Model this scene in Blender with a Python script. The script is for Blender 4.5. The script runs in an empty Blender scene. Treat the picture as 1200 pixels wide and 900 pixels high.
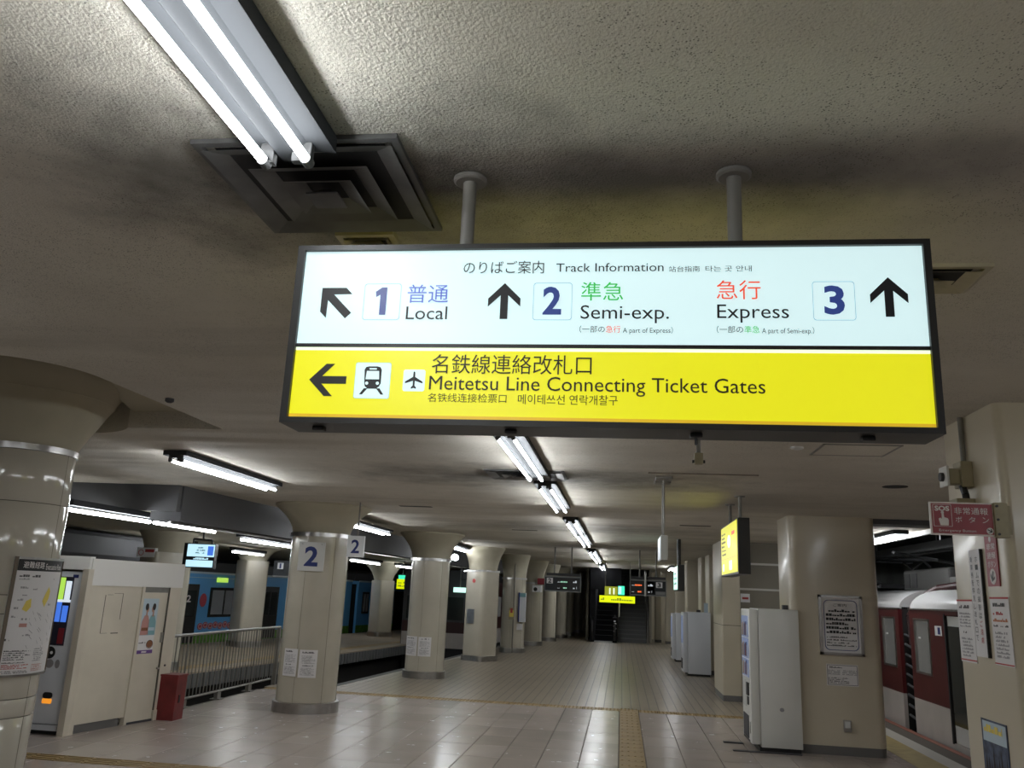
import bpy, bmesh, math, random
from mathutils import Vector, Matrix
random.seed(7)
SC = bpy.context.scene
COL = SC.collection

# ------------------------------------------------------------------ camera
cam_d = bpy.data.cameras.new('camera'); cam = bpy.data.objects.new('camera', cam_d); COL.objects.link(cam)
cam_d.sensor_width = 36; cam_d.lens = 976/1200*36; cam_d.clip_start = .05; cam_d.clip_end = 200
def _cam():
    v = Vector((128, 250, 976)).normalized()
    u = Vector((175, -3900, 976)); u = (u-v*u.dot(v)).normalized()
    r = v.cross(u)
    if r.x < 0: r = -r
    # rows r, v, u are the world axes seen from the camera
    R = (r, v, u)
    right = Vector([a[0] for a in R]); down = Vector([a[1] for a in R]); fwd = Vector([a[2] for a in R])
    m = Matrix((( right.x, -down.x, -fwd.x, 0), (right.y, -down.y, -fwd.y, 0), (right.z, -down.z, -fwd.z, 1.85), (0, 0, 0, 1)))
    cam.matrix_world = m
_cam(); SC.camera = cam

# ------------------------------------------------------------------ world, exposure
w = bpy.data.worlds.new('world'); SC.world = w; w.use_nodes = True
w.node_tree.nodes['Background'].inputs[0].default_value = (.55, .6, .7, 1)
w.node_tree.nodes['Background'].inputs[1].default_value = .012
SC.view_settings.view_transform = 'Standard'; SC.view_settings.look = 'None'
SC.cycles.max_bounces = 10; SC.cycles.diffuse_bounces = 7
SC.view_settings.exposure = 0.32; SC.view_settings.gamma = 1
TUBE = 34.0          # strength of the fluorescent tubes
SIGNW = .66          # strength of the lit sign faces

# ------------------------------------------------------------------ materials
def M(name, col, rough=.55, metal=0, emit=0, var=0, vscale=3, bump=0, bscale=40, coat=0, spec=.5):
    m = bpy.data.materials.new(name); m.use_nodes = True
    nt = m.node_tree; b = nt.nodes['Principled BSDF']
    b.inputs['Base Color'].default_value = (*col, 1); b.inputs['Roughness'].default_value = rough
    b.inputs['Metallic'].default_value = metal; b.inputs['Specular IOR Level'].default_value = spec
    if coat:
        b.inputs['Coat Weight'].default_value = coat; b.inputs['Coat Roughness'].default_value = .12
    if emit:
        b.inputs['Emission Color'].default_value = (*col, 1); b.inputs['Emission Strength'].default_value = emit
    if var or bump:
        g = nt.nodes.new('ShaderNodeNewGeometry')
    if var:
        n = nt.nodes.new('ShaderNodeTexNoise'); n.inputs['Scale'].default_value = vscale; n.inputs['Detail'].default_value = 6
        nt.links.new(g.outputs['Position'], n.inputs['Vector'])
        r = nt.nodes.new('ShaderNodeMapRange'); r.inputs[1].default_value = .3; r.inputs[2].default_value = .7
        r.inputs[3].default_value = 1-var; r.inputs[4].default_value = 1+var*.5
        nt.links.new(n.outputs[0], r.inputs[0])
        x = nt.nodes.new('ShaderNodeVectorMath'); x.operation = 'SCALE'; x.inputs[0].default_value = col
        nt.links.new(r.outputs[0], x.inputs['Scale']); nt.links.new(x.outputs[0], b.inputs['Base Color'])
    if bump:
        n2 = nt.nodes.new('ShaderNodeTexNoise'); n2.inputs['Scale'].default_value = bscale; n2.inputs['Detail'].default_value = 4
        nt.links.new(g.outputs['Position'], n2.inputs['Vector'])
        bp = nt.nodes.new('ShaderNodeBump'); bp.inputs['Strength'].default_value = bump; bp.inputs['Distance'].default_value = .01
        nt.links.new(n2.outputs[0], bp.inputs['Height']); nt.links.new(bp.outputs[0], b.inputs['Normal'])
    return m

class NT:
    def __init__(s, m): s.t = m.node_tree; s.b = s.t.nodes['Principled BSDF']
    def n(s, kind, **kw):
        x = s.t.nodes.new('ShaderNode'+kind)
        for k, v in kw.items(): setattr(x, k, v)
        return x
    def l(s, a, b): s.t.links.new(a, b)
    def math(s, op, a, b=None, clamp=False):
        x = s.n('Math', operation=op); x.use_clamp = clamp
        for i, v in enumerate((a, b)):
            if v is None: continue
            if isinstance(v, (int, float)): x.inputs[i].default_value = v
            else: s.l(v, x.inputs[i])
        return x.outputs[0]
    def noise(s, vec, scale, detail=4, rough=.5):
        x = s.n('TexNoise'); x.inputs['Scale'].default_value = scale; x.inputs['Detail'].default_value = detail
        x.inputs['Roughness'].default_value = rough; s.l(vec, x.inputs['Vector']); return x.outputs[0]
    def rng(s, v, a, b, c=0, d=1):
        x = s.n('MapRange'); s.l(v, x.inputs[0])
        for i, q in enumerate((a, b, c, d)): x.inputs[i+1].default_value = q
        return x.outputs[0]
    def mapping(s, vec, scale):
        x = s.n('Mapping'); s.l(vec, x.inputs[0]); x.inputs['Scale'].default_value = scale; return x.outputs[0]
    def mix(s, f, a, b):
        x = s.n('Mix', data_type='RGBA'); s.l(f, x.inputs[0])
        for i, v in ((6, a), (7, b)):
            if isinstance(v, tuple): x.inputs[i].default_value = (*v, 1)
            else: s.l(v, x.inputs[i])
        return x.outputs[2]

def ceiling_material():
    m = M('stucco_ceiling', (.3, .28, .25), .9); t = NT(m)
    g = t.n('NewGeometry').outputs['Position']
    big = t.noise(g, .7, 5, .6)
    base = t.mix(t.rng(big, .3, .7), (.50, .465, .40), (.62, .585, .51))
    # soot blown out of the air vents: blobs with ragged edges
    soot = None
    for (cx, cy, sx, sy, k) in ((-.92, 2.28, .80, .60, 1.0), (.1, 2.28, 1.5, .28, .72), (-.98, 8.85, 1.9, .9, .8), (-.9, 15.5, 2.4, 1.2, .55), (-.9, 21.5, 2.4, 1.3, .5), (1.6, 2.35, 1.2, .35, .35), (-5.0, 9.8, 1.2, 1.0, .4)):
        mp = t.n('Mapping'); t.l(g, mp.inputs[0]); mp.inputs['Location'].default_value = (-cx/sx, -cy/sy, 0); mp.inputs['Scale'].default_value = (1/sx, 1/sy, 0)
        ln = t.n('VectorMath', operation='LENGTH'); t.l(mp.outputs[0], ln.inputs[0])
        d = t.math('ADD', ln.outputs['Value'], t.rng(t.noise(g, 2.3, 6, .65), .3, .7, -.35, .35))
        e = t.math('MULTIPLY', t.rng(d, 1.25, .15, 0, 1), k)
        soot = e if soot is None else t.math('MAXIMUM', soot, e)
    # old cross bands where the slabs meet
    bx = t.mapping(g, (.12, 1.1, 1)); band = t.rng(t.noise(bx, 1.1, 5, .6), .55, .75, 0, .25)
    soot = t.math('MAXIMUM', soot, band)
    c = t.mix(t.math('MULTIPLY', soot, .93), base, (.035, .034, .032))
    # little dark pits
    vo = t.n('TexVoronoi'); vo.inputs['Scale'].default_value = 125; t.l(g, vo.inputs['Vector'])
    pit = t.rng(vo.outputs['Distance'], .36, .20, 0, 1)
    reg = t.rng(t.noise(g, 1.7, 3), .36, .56, .25, 1)
    sel = t.rng(t.noise(g, 45, 2), .44, .56, 0, 1)
    c = t.mix(t.math('MULTIPLY', t.math('MULTIPLY', pit, reg), t.math('MULTIPLY', sel, .8)), c, (.05, .045, .04))
    t.l(c, t.b.inputs['Base Color'])
    h = t.math('ADD', t.noise(g, 120, 3), t.math('MULTIPLY', t.noise(g, 40, 4), .6))
    sp = t.n('SeparateXYZ'); t.l(g, sp.inputs[0])
    fade = t.rng(sp.outputs[1], 3, 12, .5, .13)
    bp = t.n('Bump'); bp.inputs['Distance'].default_value = .012; t.l(fade, bp.inputs['Strength']); t.l(h, bp.inputs['Height'])
    wv = t.noise(t.mapping(g, (.1, 1.0, 1)), .9, 2)
    bp2 = t.n('Bump'); bp2.inputs['Distance'].default_value = .36; bp2.inputs['Strength'].default_value = .7; t.l(wv, bp2.inputs['Height'])
    t.l(bp.outputs[0], bp2.inputs['Normal']); t.l(bp2.outputs[0], t.b.inputs['Normal'])
    return m

def small_tile_material():
    m = M('small_floor_tiles', (.3, .27, .22), .3); t = NT(m)
    g = t.n('NewGeometry').outputs['Position']
    sp = t.n('SeparateXYZ'); t.l(g, sp.inputs[0])
    def lines(o, wd):
        q = t.math('FRACT', t.math('DIVIDE', t.math('ADD', o, 40.0), .157)); q = t.math('ABSOLUTE', t.math('SUBTRACT', q, .5))
        return t.rng(q, .5-wd, .5-wd*.45, 0, 1)
    lx, ly = lines(sp.outputs[0], .075), lines(sp.outputs[1], .05)
    joint = t.math('MAXIMUM', lx, t.math('MULTIPLY', ly, .4))
    cell = t.n('VectorMath', operation='SNAP'); t.l(g, cell.inputs[0]); cell.inputs[1].default_value = (.157, .157, 10)
    wn = t.n('TexWhiteNoise'); t.l(cell.outputs[0], wn.inputs['Vector'])
    base = t.mix(t.math('MULTIPLY', wn.outputs[0], .35), (.31, .26, .195), (.24, .20, .148))
    base = t.mix(t.rng(t.noise(g, 1.1, 5), .35, .7, 0, .4), base, (.20, .168, .125))
    t.l(t.mix(joint, base, (.06, .05, .04)), t.b.inputs['Base Color'])
    t.b.inputs['Roughness'].default_value = .3
    bp = t.n('Bump'); bp.inputs['Distance'].default_value = .003; bp.inputs['Strength'].default_value = .5; bp.invert = True
    t.l(joint, bp.inputs['Height']); t.l(bp.outputs[0], t.b.inputs['Normal'])
    return m

def tile_material(name, col):
    m = M(name, col, .2); t = NT(m)
    g = t.n('NewGeometry').outputs['Position']
    f = t.rng(t.noise(g, 2.5, 6, .65), .35, .7)
    t.l(t.mix(f, col, tuple(c*.85 for c in col)), t.b.inputs['Base Color'])
    t.l(t.rng(t.noise(g, 5, 5, .6), .3, .7, .18, .28), t.b.inputs['Roughness'])
    return m

def lit(name, col, s):
    m = bpy.data.materials.new(name); m.use_nodes = True; nt = m.node_tree; b = nt.nodes['Principled BSDF']
    b.inputs['Base Color'].default_value = (*[c*.6 for c in col], 1); b.inputs['Roughness'].default_value = .35
    b.inputs['Emission Color'].default_value = (*col, 1); b.inputs['Emission Strength'].default_value = s
    return m

mt = dict(
    ceil=ceiling_material(), smalltile=small_tile_material(),
    tile_a=tile_material('floor_tile_a', (.44, .375, .335)), tile_b=tile_material('floor_tile_b', (.41, .35, .31)), tile_c=tile_material('floor_tile_c', (.47, .405, .36)),
    grout=M('grout', (.10, .085, .07), .9), tactile=M('tactile', (.30, .20, .075), .5, var=.25, vscale=8),
    cream=M('cream_column', (.50, .46, .375), .22, var=.1, vscale=1.5, coat=.3), creamtile=M('cream_panel', (.52, .485, .41), .12, var=.06, vscale=2, coat=.5),
    joint=M('joint', (.13, .12, .1), .8), cap=M('capital_plaster', (.43, .395, .30), .75, var=.12, vscale=2),
    steel=M('brushed_steel', (.45, .44, .43), .28, 1, var=.15, vscale=9), whitemetal=M('white_enamel', (.62, .64, .66), .35, var=.06, vscale=4),
    housing=M('fixture_enamel', (.04, .042, .045), .7, spec=.08), tube=lit('fluorescent_tube', (.93, .97, 1), TUBE), tubecap=M('tube_cap', (.10, .10, .10), .6, spec=.1),
    ventm=M('vent_metal', (.13, .13, .128), .45, .3, var=.5, vscale=5), ventd=M('vent_dark', (.012, .012, .013), .7), ventw=M('vent_cream', (.42, .38, .28), .5, var=.2, vscale=9),
    frame=M('sign_frame', (.014, .013, .012), .4), white=lit('lit_white', (.665, .87, .885), SIGNW*1.0), yellow=lit('lit_yellow', (.76, .73, .012), SIGNW*1.0),
    amber=lit('lit_amber', (.72, .46, .02), SIGNW*.85), edge=lit('lit_edge', (.86, 1, .72), SIGNW*1.15),
    ink=M('ink_black', (.012, .012, .014), .5), inkblue=lit('ink_blue', (.03, .055, .23), .55), inkblue2=lit('ink_lightblue', (.07, .12, .5), .6), inkgreen=lit('ink_green', (.03, .42, .07), .75), inkred=lit('ink_red', (.72, .075, .03), .75),
    blueline=lit('box_outline', (.30, .45, .55), .6), pole=M('pole_paint', (.20, .19, .17), .45, var=.2, vscale=6),
    boothw=M('booth_cream', (.62, .56, .46), .4, var=.1, vscale=2), boothf=M('booth_fascia', (.74, .72, .69), .45), greybase=M('grey_base', (.13, .125, .12), .6),
    vend=M('vending_white', (.72, .72, .68), .3, var=.04, vscale=2), vendl=M('vending_pale', (.66, .68, .72), .3), black=M('black_plastic', (.012, .012, .013), .4), rubber=M('black_rubber', (.018, .016, .016), .75),
    paper=M('paper', (.70, .68, .68), .6), print_=M('print_dark', (.09, .085, .09), .7), printr=M('print_red', (.45, .06, .06), .7), printl=M('print_grey', (.30, .29, .30), .7),
    navy=M('navy_paint', (.02, .035, .17), .5), plate=M('plate_grey', (.62, .62, .60), .4), platew=M('plate_white', (.80, .81, .83), .4),
    red=M('sign_red', (.27, .022, .035), .45), redbox=M('red_box', (.18, .018, .02), .4, var=.3, vscale=6), signpale=M('sign_pale', (.75, .70, .68), .5), beige=M('bracket_beige', (.34, .30, .20), .55, var=.15, vscale=12),
    maroon=M('train_maroon', (.085, .012, .013), .3, var=.1), traincream=M('train_cream', (.47, .43, .40), .35, var=.08, vscale=3), roofw=M('train_roof', (.55, .54, .54), .3), darkglass=M('dark_glass', (.03, .035, .035), .06, spec=.8),
    litglass=M('train_window', (.12, .12, .115), .08, spec=.8, emit=.25), blue=M('train_blue', (.11, .36, .70), .3), green=M('train_green', (.10, .26, .03), .5, var=.4, vscale=6), flowr=M('flower_red', (.42, .05, .07), .5), floww=M('flower_white', (.55, .50, .50), .5), orange=M('train_orange', (.5, .14, .03), .5),
    beam=M('beam_dark', (.10, .10, .105), .8, var=.2, vscale=1), pit=M('track_pit', (.018, .016, .014), .9), edgegrey=M('edge_ribbed', (.12, .12, .12), .8), plat1=M('far_platform', (.30, .24, .17), .55, var=.15, vscale=2),
    platlight=M('edge_strip_pale', (.42, .40, .36), .5), orangestrip=M('edge_strip_red', (.24, .08, .05), .6), yellowstrip=M('edge_strip_yellow', (.36, .27, .09), .6, var=.2, vscale=6),
    pillar=M('pillar_paint', (.56, .50, .385), .3, var=.08, vscale=1.2, coat=.25), pillarm=M('pillar_panel', (.48, .43, .33), .4, var=.06, vscale=1.5), dark=M('dark_grey', (.045, .045, .05), .6), darkboard=M('board_case', (.02, .024, .03), .6), boardedge=M('board_edge', (.24, .25, .25), .5),
    ledg=lit('led_green', (.35, .7, .5), .6), ledr=lit('led_orange', (1, .16, .04), .9), ledw=lit('led_white', (.6, .65, .7), .5), screen=lit('monitor_screen', (.55, .85, .98), .8), yelgrn=lit('lit_yellowgreen', (.70, .80, .0), .85), olive=lit('lit_olive', (.22, .24, .01), .9), exitg=lit('lit_exit', (.05, .75, .45), 1.0), exitw=lit('lit_mint', (.6, 1, .85), 1.0),
    step=M('stair_step', (.085, .085, .085), .7), escal=M('escalator_black', (.003, .003, .004), .8, spec=.2), wallg=M('wall_grime', (.22, .20, .16), .8, var=.2, vscale=1), tunnel=M('tunnel_wall', (.10, .105, .10), .9, var=.3, vscale=1),
    skin=M('poster_skin', (.45, .25, .18), .6), hair=M('poster_hair', (.02, .015, .015), .6), pink=M('poster_pink', (.50, .25, .22), .6), aqua=M('poster_aqua', (.20, .38, .42), .6), purple=M('poster_purple', (.12, .05, .22), .6), posterbg=M('poster_sky', (.45, .55, .62), .5), brown=M('poster_brown', (.22, .08, .03), .5),
    yprint=M('print_yellow', (.75, .60, .12), .6), nightblue=M('poster_night', (.06, .08, .14), .5, var=.6, vscale=25), dispblue=lit('display_blue', (.05, .15, .6), .9), dispgreen=lit('display_green', (.35, .6, .08), .9), dispwhite=lit('display_white', (.8, .9, 1), .6), dispdark=M('display_dark', (.03, .03, .05), .3), lampo=lit('lamp_orange', (1, .35, .03), .6),
    displit=lit('display_glow', (.30, .38, .62), .22), bottle=M('drink_bottle', (.30, .10, .06), .3), bottle2=M('drink_blue', (.08, .14, .35), .3), sootpanel=M('worn_edge', (.16, .13, .10), .8), whitestrip=M('white_strip', (.55, .54, .50), .5), pinklamp=lit('pink_lamp', (1, .05, .25), 1.2),
    bluepane=M('blue_train_pane', (.26, .27, .29), .2, spec=.6), maroondark=M('dark_maroon', (.035, .008, .008), .35),
    signgrey=M('sign_case_grey', (.36, .36, .33), .5),
    interior=M('train_interior', (.3, .3, .26), .7),
)

# ------------------------------------------------------------------ mesh helpers
class MB:
    def __init__(s): s.v = []; s.f = []
    def add(s, vs, fs):
        o = len(s.v); s.v += [tuple(v) for v in vs]; s.f += [tuple(i+o for i in f) for f in fs]; return s
    def box(s, x0, x1, y0, y1, z0, z1):
        return s.add([(x0,y0,z0),(x1,y0,z0),(x1,y1,z0),(x0,y1,z0),(x0,y0,z1),(x1,y0,z1),(x1,y1,z1),(x0,y1,z1)],
                     [(0,3,2,1),(4,5,6,7),(0,1,5,4),(1,2,6,5),(2,3,7,6),(3,0,4,7)])
    def cham(s, x0, x1, y0, y1, z0, z1, c=.01):      # box with bevelled vertical and horizontal edges
        bm = bmesh.new(); bmesh.ops.create_cube(bm, size=1)
        for v in bm.verts: v.co = Vector(((x0+x1)/2+v.co.x*(x1-x0), (y0+y1)/2+v.co.y*(y1-y0), (z0+z1)/2+v.co.z*(z1-z0)))
        bmesh.ops.bevel(bm, geom=bm.edges[:], offset=c, segments=2, affect='EDGES', profile=.5)
        s.bm(bm); return s
    def bm(s, bm):
        bm.verts.ensure_lookup_table(); bm.verts.index_update()
        s.add([v.co[:] for v in bm.verts], [[v.index for v in f.verts] for f in bm.faces]); bm.free(); return s
    def prism(s, poly, z0, z1):
        n = len(poly)
        a = sum(poly[i][0]*poly[(i+1)%n][1]-poly[(i+1)%n][0]*poly[i][1] for i in range(n))
        if a < 0: poly = poly[::-1]
        return s.add([(x,y,z0) for x,y in poly]+[(x,y,z1) for x,y in poly],
                     [tuple(range(n))[::-1], tuple(range(n,2*n))]+[(i,(i+1)%n,n+(i+1)%n,n+i) for i in range(n)])
    def lathe(s, cx, cy, prof, n=48, a0=0, a1=2*math.pi, caps=True):
        full = abs(a1-a0-2*math.pi) < 1e-6; m = n if full else n+1; vs = []
        for r, z in prof:
            for i in range(m):
                a = a0+(a1-a0)*i/n; vs.append((cx+r*math.cos(a), cy+r*math.sin(a), z))
        fs = []
        for k in range(len(prof)-1):
            for i in range(n):
                j = (i+1) % m; fs.append((k*m+i, k*m+j, (k+1)*m+j, (k+1)*m+i))
        if caps and full: fs += [tuple(range(m))[::-1], tuple(range((len(prof)-1)*m, len(prof)*m))]
        return s.add(vs, fs)
    def tube(s, a, b, r, n=10):
        a, b = Vector(a), Vector(b); d = (b-a).normalized()
        u = d.orthogonal().normalized(); v = d.cross(u)
        vs = [tuple(p+u*r*math.cos(2*math.pi*i/n)+v*r*math.sin(2*math.pi*i/n)) for p in (a, b) for i in range(n)]
        return s.add(vs, [(i,(i+1)%n,n+(i+1)%n,n+i) for i in range(n)]+[tuple(range(n))[::-1], tuple(range(n,2*n))])
    def path(s, pts, r, n=8):
        for a, b in zip(pts, pts[1:]): s.tube(a, b, r, n)
        return s
    def xform(s, M4): s.v = [tuple(M4 @ Vector(v)) for v in s.v]; return s
    def map(s, fn): s.v = [tuple(fn(*v)) for v in s.v]; return s

def put(name, mb, mat, parent=None, smooth=False):
    me = bpy.data.meshes.new(name); me.from_pydata(mb.v, [], mb.f); me.update()
    bm = bmesh.new(); bm.from_mesh(me); bmesh.ops.recalc_face_normals(bm, faces=bm.faces[:]); bm.to_mesh(me); bm.free()
    if smooth:
        me.shade_smooth(); me.set_sharp_from_angle(angle=math.radians(35))
    me.materials.append(mt[mat] if isinstance(mat, str) else mat)
    o = bpy.data.objects.new(name, me); COL.objects.link(o)
    if parent is not None:
        o.parent = parent
        o.matrix_parent_inverse = Matrix.Identity(4)
        if parent.parent is None: o.location = -Vector(parent.location)     # meshes are written in world metres
    return o
def thing(name, label, cat, loc=(0,0,0), group=None):
    o = bpy.data.objects.new(name, None); COL.objects.link(o); o.location = loc; o.empty_display_size = .2
    o['label'] = label; o['category'] = cat
    if group: o['group'] = group
    return o
def tag(o, label, cat, group=None):
    o['label'] = label; o['category'] = cat
    if group: o['group'] = group
    return o
def struct(name, mb, mat, parent=None, smooth=False):
    o = put(name, mb, mat, parent, smooth)
    if parent is None: o['kind'] = 'structure'
    return o
def box(name, x0, x1, y0, y1, z0, z1, mat, parent=None, c=0):
    mb = MB()
    (mb.cham(x0,x1,y0,y1,z0,z1,c) if c else mb.box(x0,x1,y0,y1,z0,z1))
    return put(name, mb, mat, parent, smooth=bool(c))

# ---- frames: (u, v, d) on a surface -> world.  u to the right as one reads it, v = height, d = out of the surface
def front(x0, y): return lambda u, v, d: (x0+u, y-d, v)                    # a face looking towards -y
def left_(x, y0): return lambda u, v, d: (x-d, y0-u, v)                    # a face looking towards -x
def cylf(cx, cy, r, a0=0): return lambda u, v, d: (cx+(r+d)*math.cos(math.radians(a0)+u/r), cy+(r+d)*math.sin(math.radians(a0)+u/r), v)
def planef(A, B):
    A, B = Vector(A), Vector(B); t = (B-A).normalized(); n = Vector((t.y, -t.x))
    return lambda u, v, d: (A.x+t.x*u+n.x*d, A.y+t.y*u+n.y*d, v)

def flat(fr, u0, u1, v0, v1, d0=0, d1=.004, seg=1):
    mb = MB()
    for i in range(seg):
        a = u0+(u1-u0)*i/seg; b = u0+(u1-u0)*(i+1)/seg
        mb.box(a, b, v0, v1, d0, d1)
    mb.v = [fr(x, y, z) for x, y, z in mb.v]
    return mb
def fpoly(fr, pts, d0=0, d1=.002):
    mb = MB().prism(pts, d0, d1); mb.v = [fr(x, y, z) for x, y, z in mb.v]; return mb
def disc(u, v, ru, rv=None, n=20): rv = rv or ru; return [(u+ru*math.cos(2*math.pi*i/n), v+rv*math.sin(2*math.pi*i/n)) for i in range(n)]
def rrect(u0, u1, v0, v1, r, n=4):
    pts = []
    for cx, cy, a in ((u1-r, v1-r, 0), (u0+r, v1-r, 90), (u0+r, v0+r, 180), (u1-r, v0+r, 270)):
        for i in range(n+1):
            t = math.radians(a+90*i/n); pts.append((cx+r*math.cos(t), cy+r*math.sin(t)))
    return pts
def outline(fr, pts, wd, d0=0, d1=.002):
    n = len(pts); c = (sum(p[0] for p in pts)/n, sum(p[1] for p in pts)/n)
    hu = max(abs(p[0]-c[0]) for p in pts); hv = max(abs(p[1]-c[1]) for p in pts)
    ins = [(c[0]+(p[0]-c[0])*(1-wd/hu), c[1]+(p[1]-c[1])*(1-wd/hv)) for p in pts]
    vs = [(*p, d0) for p in pts]+[(*p, d0) for p in ins]+[(*p, d1) for p in pts]+[(*p, d1) for p in ins]
    fs = []
    for i in range(n):
        j = (i+1) % n
        fs += [(2*n+i, 2*n+j, 3*n+j, 3*n+i), (i, j, 2*n+j, 2*n+i), (n+j, n+i, 3*n+i, 3*n+j)]
    mb = MB().add(vs, fs); mb.v = [fr(*p) for p in mb.v]; return mb

_tc = {}
def glyphs(s, bold=0):
    k = (s, bold)
    if k not in _tc:
        cu = bpy.data.curves.new('t', 'FONT'); cu.body = s; cu.size = 1; cu.resolution_u = 3; cu.offset = bold; cu.fill_mode = 'FRONT'
        ob = bpy.data.objects.new('t', cu); COL.objects.link(ob)
        dg = bpy.context.evaluated_depsgraph_get()
        me = bpy.data.meshes.new_from_object(ob.evaluated_get(dg))
        _tc[k] = ([tuple(v.co) for v in me.vertices], [tuple(p.vertices) for p in me.polygons])
        bpy.data.objects.remove(ob); bpy.data.curves.remove(cu); bpy.data.meshes.remove(me)
    return _tc[k]
def text_mb(s, fr, u0, u1, vb, em=None, vt=None, bold=0, d=.003):
    vs, fs = glyphs(s, bold)
    if not vs: return MB()
    x0 = min(v[0] for v in vs); x1 = max(v[0] for v in vs); y0 = min(v[1] for v in vs); y1 = max(v[1] for v in vs)
    sx = (u1-u0)/(x1-x0)
    if vt is not None: sy = (vt-vb)/(y1-y0); oy = vb-y0*sy
    else: sy = em if em else sx; oy = vb
    return MB().add([fr(u0+(v[0]-x0)*sx, oy+v[1]*sy, d) for v in vs], fs)
def text(s, fr, u0, u1, vb, mat, parent, em=None, vt=None, bold=0, d=.003, name='lettering'):
    return put(name, text_mb(s, fr, u0, u1, vb, em, vt, bold, d), mat, parent)
def prints(fr, u0, u1, v0, v1, rows, mat, parent, seed=1, fill=.62, name='small_print', d=.0025, dens=1.0):
    rnd = random.Random(seed); mb = MB(); h = (v1-v0)/rows
    for r in range(rows):
        y = v1-(r+1)*h+h*(1-fill)/2; end = u1-(u1-u0)*rnd.choice((0, 0, .05, .25)); x = u0
        while x < end:
            wd = min(h*fill*rnd.uniform(.6, 1.3), end-x)
            if rnd.random() < .88*dens and wd > 0:
                k = rnd.choice((0, 1))
                vs = [(x, y, d), (x+wd*.85, y, d), (x+wd*.85, y+h*fill*(.55 if k else 1), d), (x, y+h*fill*(.55 if k else 1), d)]
                mb.add([fr(*p) for p in vs], [(0, 1, 2, 3)])
            x += wd
    o = put(name, mb, mat, parent); o['kind'] = 'stuff'
    return o
def arrow(fr, cu, cv, size, ang, mat, parent, d=.001):
    s = size; pts = [(0, .52), (.45, .07), (.45, -.16), (.105, .17), (.105, -.52), (-.105, -.52), (-.105, .17), (-.45, -.16), (-.45, .07)]
    a = math.radians(ang); P = [(cu+s*(x*math.cos(a)-y*math.sin(a)), cv+s*(x*math.sin(a)+y*math.cos(a))) for x, y in pts]
    return put('arrow', fpoly(fr, P, d, d+.002), mat, parent)

# =================================================================== SETTING
CZ = 3.05
# ceiling with the open recess round the first column (rounded corner)
cm = MB()
def plate(pts, z=CZ, up=.25): cm.prism(pts, z, z+up)
HX, HY0, HY1 = -3.27, 4.15, 6.4
plate([(HX, -6), (3.3, -6), (3.3, 12.1), (HX, 12.1)])
arc = [(-4.70+.72*math.cos(math.radians(143.3-106.6*i/16)), 5.97+.72*math.sin(math.radians(143.3-106.6*i/16))) for i in range(17)]
plate([(HX, 6.4), (HX, 12.1), (-5.86, 12.1), (-5.86, 6.4)]+arc)
plate([(-9, 6.4), (-5.86, 6.4), (-5.86, 10.6), (-9, 10.6)])
plate([(-9, -6), (HX, -6), (HX, HY0), (-9, HY0)])
cr = .55
fil = [(HX, HY0)]+[(HX-cr+cr*math.sin(math.radians(a)), HY0+cr-cr*math.cos(math.radians(a))) for a in range(90, -1, -10)]
plate(fil)
plate([(3.3, -6), (9, -6), (9, 12.1), (3.3, 12.1)])
plate([(-5.86, 12.1), (4.62, 12.1), (4.62, 37.5), (-5.0, 37.5)])
plate([(-5.0, 37.5), (-1.4, 37.5), (-1.4, 60), (-5, 60)]); plate([(1.2, 37.5), (4.62, 37.5), (4.62, 60), (1.2, 60)])
ceiling = struct('ceiling', cm, 'ceil')
# inside of the recess
rc = MB(); rc.box(-9, HX+.3, 3.6, 8.0, 3.42, 3.5)
rc.add([(-4.1, 5.6, 3.42), (HX+.02, 5.6, 3.42), (HX+.02, 6.4, 3.19), (-4.1, 6.4, 3.19)], [(0, 1, 2, 3)]); rc.box(HX, HX+.1, 3.6, 6.5, 3.28, 3.65)
struct('ceiling_recess', rc, 'cap')
# floor: sub-base, small tile field, track beds
fb = MB(); fb.prism([(-12.5, -3), (4.6, -3), (4.6, 15.0), (-5.3, 15.0), (-6.4, 15.0), (-6.4, 11.75), (-12.5, 11.75)], -.35, -.012)
floor = struct('floor', fb, 'grout')
fs = MB(); fs.prism([(-6.4, 15.3), (4.25, 15.3), (4.25, 60), (-2.0, 60), (-5.35, 16.0), (-6.4, 15.75)], -.35, 0)
st = put('small_tile_field', fs, 'smalltile', floor); st['kind'] = 'stuff'
struct('platform_wall_base', MB().prism([(-6.38, 11.78), (-6.38, 15.7), (-5.33, 15.95), (-2.0, 60), (4.6, 60), (4.6, 15), (-5, 15), (-6.2, 11.78)], -1.15, -.34), 'pit')
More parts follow.
